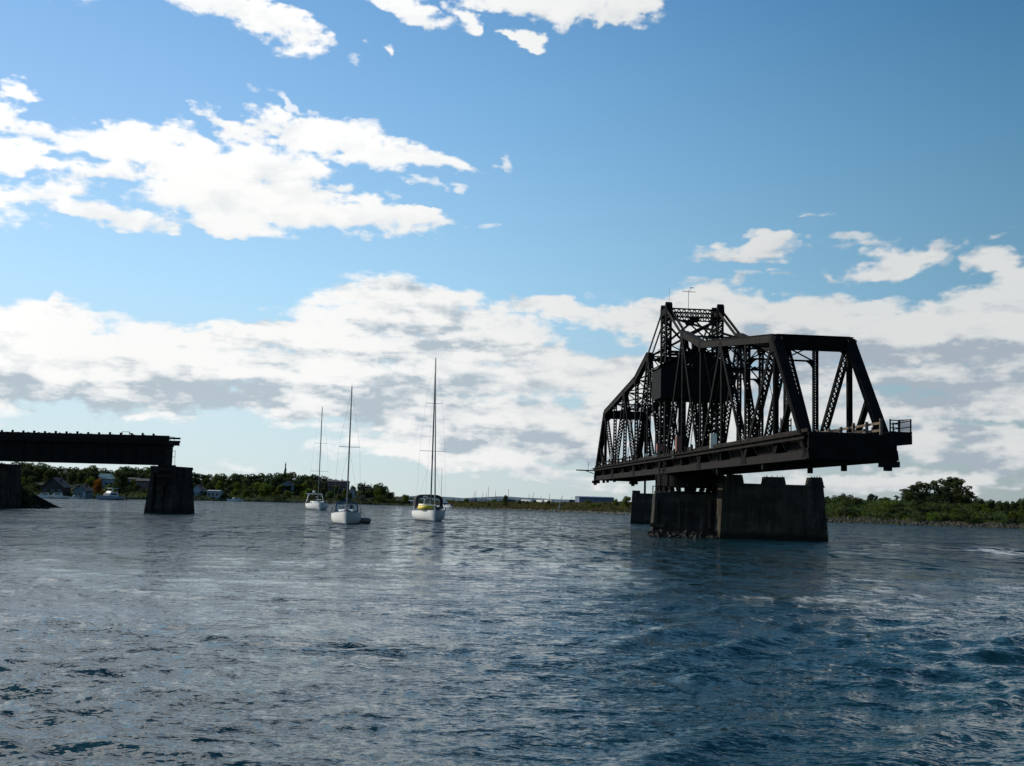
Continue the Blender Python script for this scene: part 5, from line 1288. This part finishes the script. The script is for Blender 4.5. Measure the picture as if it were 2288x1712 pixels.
# --- middle sailboat with blue spray hood
D = 126
rt, g = sailboat('sailboat', 'white sailboat with blue spray hood and towed grey dinghy, nearest of three', 776, 1172, D, math.radians(8.3), 10.0, 3.5, 1.5, 1.12, 865, 8, [(hz(779, 999, 130), 1.2)], M_BLUECANVAS, 'mid')
def hood_part(rt, g, y0, y1, w, zt, m, frame_w=.05, z0=None):
    mb = MB(); z0 = g['zm'] + .25 if z0 is None else z0; prof = hood(mb, y0, y1, w, z0, zt)
    # keep only the roof skin solid; the front is clear panes in a canvas frame
    o = mb.build('spray_hood', m, rt, True); so_ = o.modifiers.new('t', 'SOLIDIFY'); so_.thickness = .03
    fr = MB(); n = len(prof)
    for i in range(n - 1): fr.beam((prof[i][0] * .97, y0 - .01, z0 + (prof[i][1] - z0) * .97), (prof[i + 1][0] * .97, y0 - .01, z0 + (prof[i + 1][1] - z0) * .97), .05, frame_w * 3.2, (0, 1, 0))
    for x in (-w * .17, w * .17): fr.beam((x, y0, z0), (x * .98, y0, zt - .05), .05, .09, (0, 1, 0))
    fr.beam((-w / 2, y0, z0 + .06), (w / 2, y0, z0 + .06), .05, .16, (0, 1, 0))
    if w > 3:
        k = len(prof); top = [(x * .985, z0 + (z - z0) * .985) for x, z in prof]
        fr.prism(top[2:-2] + [(x * .94, z - .42) for x, z in top[2:-2]][::-1], (0, y0 - .03, 0), (1, 0, 0), (0, 0, 1), (0, .05, 0))
        for sg in (-1, 1): fr.obox((sg * w * .485, (y0 + y1) / 2, (z0 + zt) / 2 - .35), (.03, 0, 0), (0, (y1 - y0) / 2, 0), (0, 0, (zt - z0) / 2 - .3)); fr.obox((sg * w * .43, y0, (z0 + zt) / 2 - .2), (w * .05, 0, 0), (0, .03, 0), (0, 0, (zt - z0) / 2 - .3))
    fr.build('hood_frame', m, o)
    for a, b in ((-w * .46, -w * .2), (-w * .14, w * .14), (w * .2, w * .46)):
        pn = MB(); pn.box(a, b, y0 + .02, y0 + .03, z0 + .14, zt - .2 if abs(a + b) < .1 else zt - .32); pn.build('hood_window', M_GLASS, o)
    return o
hood_part(rt, g, 5.4, 7.0, 2.55, 2.55, M_BLUECANVAS)
mb = MB(); mb.tube([(0, .9, 1.72), (0, 1.6, 1.66), (0, 2.4, 1.7)], [.05, .16, .08], 7); mb.build('anchor_windlass', M_DKGLASS, rt)
# bearded crew standing at the wheel: one skinned body
def person(loc, rz, label, h=1.75, jacket=M_NAVY):
    r = thing('person', label, 'person', loc, rz)
    J = {'pelvis': (0, 0, .92), 'chest': (0, -.02, 1.28), 'neck': (0, -.02, 1.48), 'head': (0, -.05, 1.60), 'crown': (0, -.03, 1.72),
         'ls': (-.19, -.01, 1.40), 'le': (-.28, -.12, 1.14), 'lw': (-.2, -.36, 1.08), 'lh': (-.17, -.45, 1.09), 'rs': (.19, -.01, 1.40), 're': (.28, -.12, 1.14), 'rw': (.2, -.36, 1.08), 'rh': (.17, -.45, 1.09),
         'lhip': (-.1, 0, .88), 'lk': (-.12, -.05, .48), 'la': (-.13, .02, .08), 'lt': (-.13, -.15, .03), 'rhip': (.1, 0, .88), 'rk': (.12, -.05, .48), 'ra': (.13, .02, .08), 'rt': (.13, -.15, .03)}
    R = dict(pelvis=.15, chest=.17, neck=.055, head=.095, crown=.06, ls=.07, le=.045, lw=.033, lh=.04, rs=.07, re=.045, rw=.033, rh=.04, lhip=.10, lk=.065, la=.045, lt=.04, rhip=.10, rk=.065, ra=.045, rt=.04)
    E = [('pelvis', 'chest'), ('chest', 'neck'), ('neck', 'head'), ('head', 'crown'), ('chest', 'ls'), ('ls', 'le'), ('le', 'lw'), ('lw', 'lh'), ('chest', 'rs'), ('rs', 're'), ('re', 'rw'), ('rw', 'rh'), ('pelvis', 'lhip'), ('lhip', 'lk'), ('lk', 'la'), ('la', 'lt'), ('pelvis', 'rhip'), ('rhip', 'rk'), ('rk', 'ra'), ('ra', 'rt')]
    ks = list(J); me = bpy.data.meshes.new('body'); k = h / 1.75
    me.from_pydata([tuple(c * k for c in J[a]) for a in ks], [(ks.index(a), ks.index(b)) for a, b in E], []); me.update()
    o = bpy.data.objects.new('body', me); COL.objects.link(o); o.parent = r; me.materials.append(M_NAVY)
    sk = o.modifiers.new('skin', 'SKIN')
    ly = me.skin_vertices[0] if me.skin_vertices else None
    if ly:
        for a, d in zip(ks, ly.data): d.radius = (R[a] * k, R[a] * k)
        ly.data[0].use_root = True
    ss = o.modifiers.new('s', 'SUBSURF'); ss.levels = ss.render_levels = 2
    hd = MB()
    # head skin with nose, ears; hair cap
    for i in range(1):
        seg = 10; vs = []; fs = []
        for a in range(7):
            z = -1 + 2 * a / 6; q = math.sqrt(max(.02, 1 - z * z))
            for b in range(seg): th = 2 * math.pi * b / seg; vs.append((.083 * q * math.cos(th), -.05 + .10 * q * math.sin(th), 1.61 + .125 * z))
        for a in range(6):
            for b in range(seg): fs.append((a * seg + b, a * seg + (b + 1) % seg, (a + 1) * seg + (b + 1) % seg, (a + 1) * seg + b))
        hd.add([tuple(c * k for c in v) for v in vs], fs)
        hd.obox((0, -.155 * k, 1.60 * k), (.014, 0, 0), (0, .02, 0), (0, 0, .022)); hd.obox((-.085 * k, -.05 * k, 1.61 * k), (.01, 0, 0), (0, .02, 0), (0, 0, .03)); hd.obox((.085 * k, -.05 * k, 1.61 * k), (.01, 0, 0), (0, .02, 0), (0, 0, .03))
    hd.build('face', M_SKIN, r, True)
    ca = MB(); vs = []; fs = []; seg = 10
    for a in range(4):
        z = .15 + .85 * a / 3; q = math.sqrt(max(.02, 1 - z * z))
        for b in range(seg): th = 2 * math.pi * b / seg; vs.append((.092 * q * math.cos(th) * k, (-.045 + .11 * q * math.sin(th)) * k, (1.615 + .132 * z) * k))
    for a in range(3):
        for b in range(seg): fs.append((a * seg + b, a * seg + (b + 1) % seg, (a + 1) * seg + (b + 1) % seg, (a + 1) * seg + b))
    ca.add(vs, fs); ca.build('hair', M_DARKCANVAS, r, True)
    return r
def on_boat(rt, v): return rt.matrix_basis @ Vector(v) if False else (Matrix.Translation(rt.location) @ Matrix.Rotation(rt.rotation_euler.z, 4, 'Z')) @ Vector(v)
person(on_boat(rt, (.55, 8.3, .62)), rt.rotation_euler.z, 'person in a dark jacket standing in the cockpit behind the blue spray hood')
# grey inflatable towed on its right
def inflatable(name, label, loc, rz, Lr, w, r_, m, seat, extra=None, tilt=0.):
    o = thing(name, label, 'dinghy', loc, rz); o.rotation_euler.x = tilt
    mb = MB(); pts = [(-w / 2, Lr, .0)] + [(-w / 2, Lr * k, 0) for k in (.75, .5, .3)] + [(-w / 2 * math.cos(a), Lr * .3 - Lr * .3 * math.sin(a), .10 * math.sin(a)) for a in (.4, .8, 1.2, 1.57, 1.94, 2.34, 2.74)] + [(w / 2, Lr * k, 0) for k in (.3, .5, .75, 1.0)]
    mb.tube(pts, [r_ * .6] + [r_] * (len(pts) - 2) + [r_ * .6], 10); mb.build('tube', m, o, True)
    mb = MB(); mb.box(-w / 2, w / 2, .25 * Lr, Lr * .95, -r_ * .7, -r_ * .55); mb.build('floor', M_GREYRUB, o)
    mb = MB(); mb.box(-w / 2, w / 2, Lr * .55, Lr * .55 + .22, r_ * .3, r_ * .3 + .05); mb.build('thwart', seat, o)
    mb = MB(); mb.box(-w / 2, w / 2, Lr * .93, Lr * .97, -r_ * .7, r_ * .9); mb.build('transom', seat, o)
    return o
inflatable('inflatable_dinghy', 'grey inflatable dinghy towed close beside the nearest sailboat', (gx(816, 131), 131.5, .30), math.radians(28), 2.9, 1.4, .34, M_GREYRUB, M_GREYRUB)
# --- right: big yacht with dark canopy and yellow dinghy
D = 158
rt2, g2 = sailboat('sailboat', 'large white yacht with dark cockpit canopy and yellow dinghy on its foredeck', 973, 1165, D, math.radians(10.5), 14.0, 4.7, 1.62, 1.38, 802, 4, [(hz(972, 901, 163), 1.25), (hz(969, 1008, 163), 1.85)], M_DARKCANVAS, 'big')
mb = MB(); mb.tube([(0, .3, 1.75), (0, g2['ym'] * .5, (g2['top']) * .5), (0, g2['ym'] - .15, g2['top'] - .4)], [.11, .10, .05], 7); mb.build('furled_jib', M_ALU, rt2)
hood_part(rt2, g2, 7.6, 11.5, 4.1, 3.75, M_DARKCANVAS, z0=1.75)
mb = MB(); mb.box(-.95, -.2, 7.48, 7.52, 3.42, 3.56); mb.build('canopy_label', M_PALE, rt2)
mb = MB(); mb.box(.15, .65, .2, 1.1, 1.62, 2.0); mb.tube([(.1, -.4, 1.5), (.35, .5, 1.75)], .09, 6); mb.build('anchor', M_DKGLASS, rt2)
for x, y in ((1.95, 4.5), (2.1, 6.2), (-2.1, 8.5)):
    mb = MB(); mb.tube([(x, y, 1.25), (x, y, 1.4), (x, y, 1.9), (x, y, 2.05)], [.04, .13, .13, .04], 8); mb.build('fender', M_WHITE, rt2, True)
dg = inflatable('inflatable_dinghy', 'yellow inflatable dinghy stowed upside down on the foredeck of the canopied yacht', on_boat(rt2, (-.8, 1.5, 1.82)), rt2.rotation_euler.z + .12, 3.0, 1.5, .27, M_YELLOW, M_PALE)
for z, rr in ((.18, .2), (.42, .15)):
    mb = MB(); mb.tube([(-.72, 2.6, z), (-.74, 1.6, z), (-.6, .7, z), (0, .2, z), (.6, .7, z), (.74, 1.6, z), (.72, 2.6, z)], rr, 8); mb.build('pale_band' if z > .3 else 'upper_tube', M_PALE if z > .3 else M_YELLOW, dg, True)
mb = MB(); mb.tube([(-1.5, 1.2, 2.2), (-1.35, 1.4, 3.1)], .05, 5); mb.tube([(-1.35, 1.4, 3.1), (-1.1, 1.5, 3.3)], .03, 5); mb.build('foredeck_post', M_WHITE, rt2)
mb = MB(); mb.tube([(2.35, 12.6, 1.4), (2.35, 12.6, 7.8)], .03, 5); mb.build('flag_staff', M_ALU, rt2)
# --- left: yacht with white radar arch, furthest
D = 253
rt3, g3 = sailboat('sailboat', 'white yacht with a white radar arch at its stern, leftmost and furthest of three', 717, 1140, D, math.radians(16), 13.0, 5.0, 1.75, 1.4, 911, 9, [(hz(722, 991, 258), 1.45), (hz(714, 1053, 258), 2.0)], M_DARKCANVAS, 'big')
mb = MB()
for sg in (-1, 1): mb.beam((sg * 2.1, 12, 1.3), (sg * 1.5, 11.2, 3.6), .16, .22)
mb.beam((-2.2, 11.2, 3.6), (1.6, 11.2, 3.6), .2, .22, (0, 0, 1)); arch = mb.build('radar_arch', M_WHITE, rt3)
mb = MB(); mb.tube([(-.35, 11.1, 3.9), (-.35, 11.1, 4.0), (-.35, 11.1, 4.25), (-.35, 11.1, 4.35)], [.2, .34, .34, .15], 10); mb.build('radar_dome', M_WHITE, arch, True)
mb = MB(); mb.box(-.8, .8, 5.6, 6.6, 1.9, 2.3); mb.build('windscreen', M_GLASS, rt3)

# --- motor boats by the shores
def motorboat(px, D, phi, Lb, beam, label, fly=False, m=M_HULL, name='motorboat'):
    r = thing(name, label, 'motorboat', (gx(px, D), D, 0), phi)
    hb, dk, rub, secs = hull_mesh(Lb, beam, Lb * .16, Lb * .125, Lb * .115, .92)
    hb.build('hull', m, r, True); dk.build('deck', M_HULL, r); rub.build('rub_rail', M_STRIPE, r)
    z = Lb * .12; h = Lb * .13; w = beam * .38
    mb = MB(); mb.prism([(Lb * .28, z), (Lb * .40, z + h), (Lb * .72, z + h), (Lb * .75, z)], (-w, 0, 0), (0, 1, 0), (0, 0, 1), (2 * w, 0, 0)); c = mb.build('cabin', M_HULL, r)
    mb = MB(); mb.prism([(Lb * .30, z + h * .25), (Lb * .385, z + h * .9), (Lb * .395, z + h * .9), (Lb * .31, z + h * .25)], (-w * .85, -.03, 0), (0, 1, 0), (0, 0, 1), (w * 1.7, 0, 0)); mb.build('windscreen', M_DKGLASS, c)
    for sg in (-1, 1): mb = MB(); mb.box(sg * w - .02, sg * w + .02, Lb * .43, Lb * .68, z + h * .4, z + h * .85); mb.build('cabin_window', M_DKGLASS, c)
    if fly:
        mb = MB(); mb.prism([(Lb * .42, z + h), (Lb * .45, z + h * 1.5), (Lb * .47, z + h * 1.5), (Lb * .5, z + h * 1.15), (Lb * .7, z + h * 1.15), (Lb * .72, z + h)], (-w * .9, 0, 0), (0, 1, 0), (0, 0, 1), (w * 1.8, 0, 0)); mb.build('flybridge', M_HULL, r)
        mb = MB()
        for sg in (-1, 1):
            for yy in (.5, .7): mb.tube([(sg * w * .8, Lb * yy, z + h), (sg * w * .8, Lb * yy, z + h * 2.2)], .04, 5)
        mb.box(-w, w, Lb * .46, Lb * .74, z + h * 2.2, z + h * 2.3); mb.build('bimini', M_WHITE, r)
    mb = MB(); mb.tube([(-beam * .2, Lb * .1, Lb * .16 + .4), (0, -.2, Lb * .16 + .5), (beam * .2, Lb * .1, Lb * .16 + .4)], .03, 5); mb.build('bow_rail', M_ALU, r)
    return r
motorboat(219, 372, -.6, 9.5, 3.6, 'pale blue and white flybridge motor cruiser moored under the approach span', True, M_WPALE)
motorboat(100, 374, -1.2, 7.5, 2.7, 'blue and white motorboat moored in front of the dark brown cottage', False)
motorboat(72, 368, -1.2, 7.0, 2.6, 'white motorboat moored nearest the left shore pier', False)
motorboat(153, 380, -1.0, 4.6, 1.9, 'small white runabout moored between the cottage and the boathouse', False)
motorboat(1003, 440, .5, 8.0, 3.0, 'white motorboat at the tip of the spit beside the canopied yacht', True)
motorboat(1017, 436, .8, 5.5, 2.3, 'small white runabout at the tip of the spit, right of the larger motorboat', False)
motorboat(509, 480, -1.1, 6.5, 2.5, 'white motorboat moored right of the white boathouse', False)
# --- yachts standing in the marina beyond the spit: hull, cradle and bare mast
rn = random.Random(14)
MAST = [(1065, 1100), (1074, 1097), (1078, 1102), (1083, 1101), (1096, 1088), (1115, 1097), (1127, 1092), (1187, 1100), (1191, 1104), (1179, 1109), (1214, 1109), (1233, 1103), (1273, 1110), (1100, 1108), (1050, 1112)]
mp = None
for i, (px, py) in enumerate(MAST):
    D = 610 + rn.uniform(0, 60); z0 = right_z(px, D - interp(RIGHT_SHORE, px)); top = hz(px, py, D)
    r = thing('stored_yacht', 'distant bare-masted yacht laid up in the marina beyond the spit', 'sailboat', (gx(px, D), D, z0), rn.uniform(-1.2, 1.2), 'yachts laid up in the distant marina')
    hb, dk, rub, secs = hull_mesh(8.5, 2.8, 1.5, 1.2, 1.1, draft=1.0, n=10)
    for M_, nm in ((hb, 'hull'), (dk, 'deck')):
        M_.v = [(x, y, z + .9) for x, y, z in M_.v]; M_.build(nm, M_HULL if i % 3 else M_STRIPE, r, True)
    mb = MB(); mb.tube([(0, 3.4, 2.1), (0, 3.4, top - z0)], [.13, .09], 6); mb.build('mast', M_ALU, r)
    mb = MB(); mb.box(-1.2, 1.2, 2.5, 2.7, -.3, .2); mb.box(-1.2, 1.2, 6, 6.2, -.3, .2); mb.box(-.1, .1, 2.5, 6.2, -.3, .1); mb.build('cradle', M_GIRDER, r)
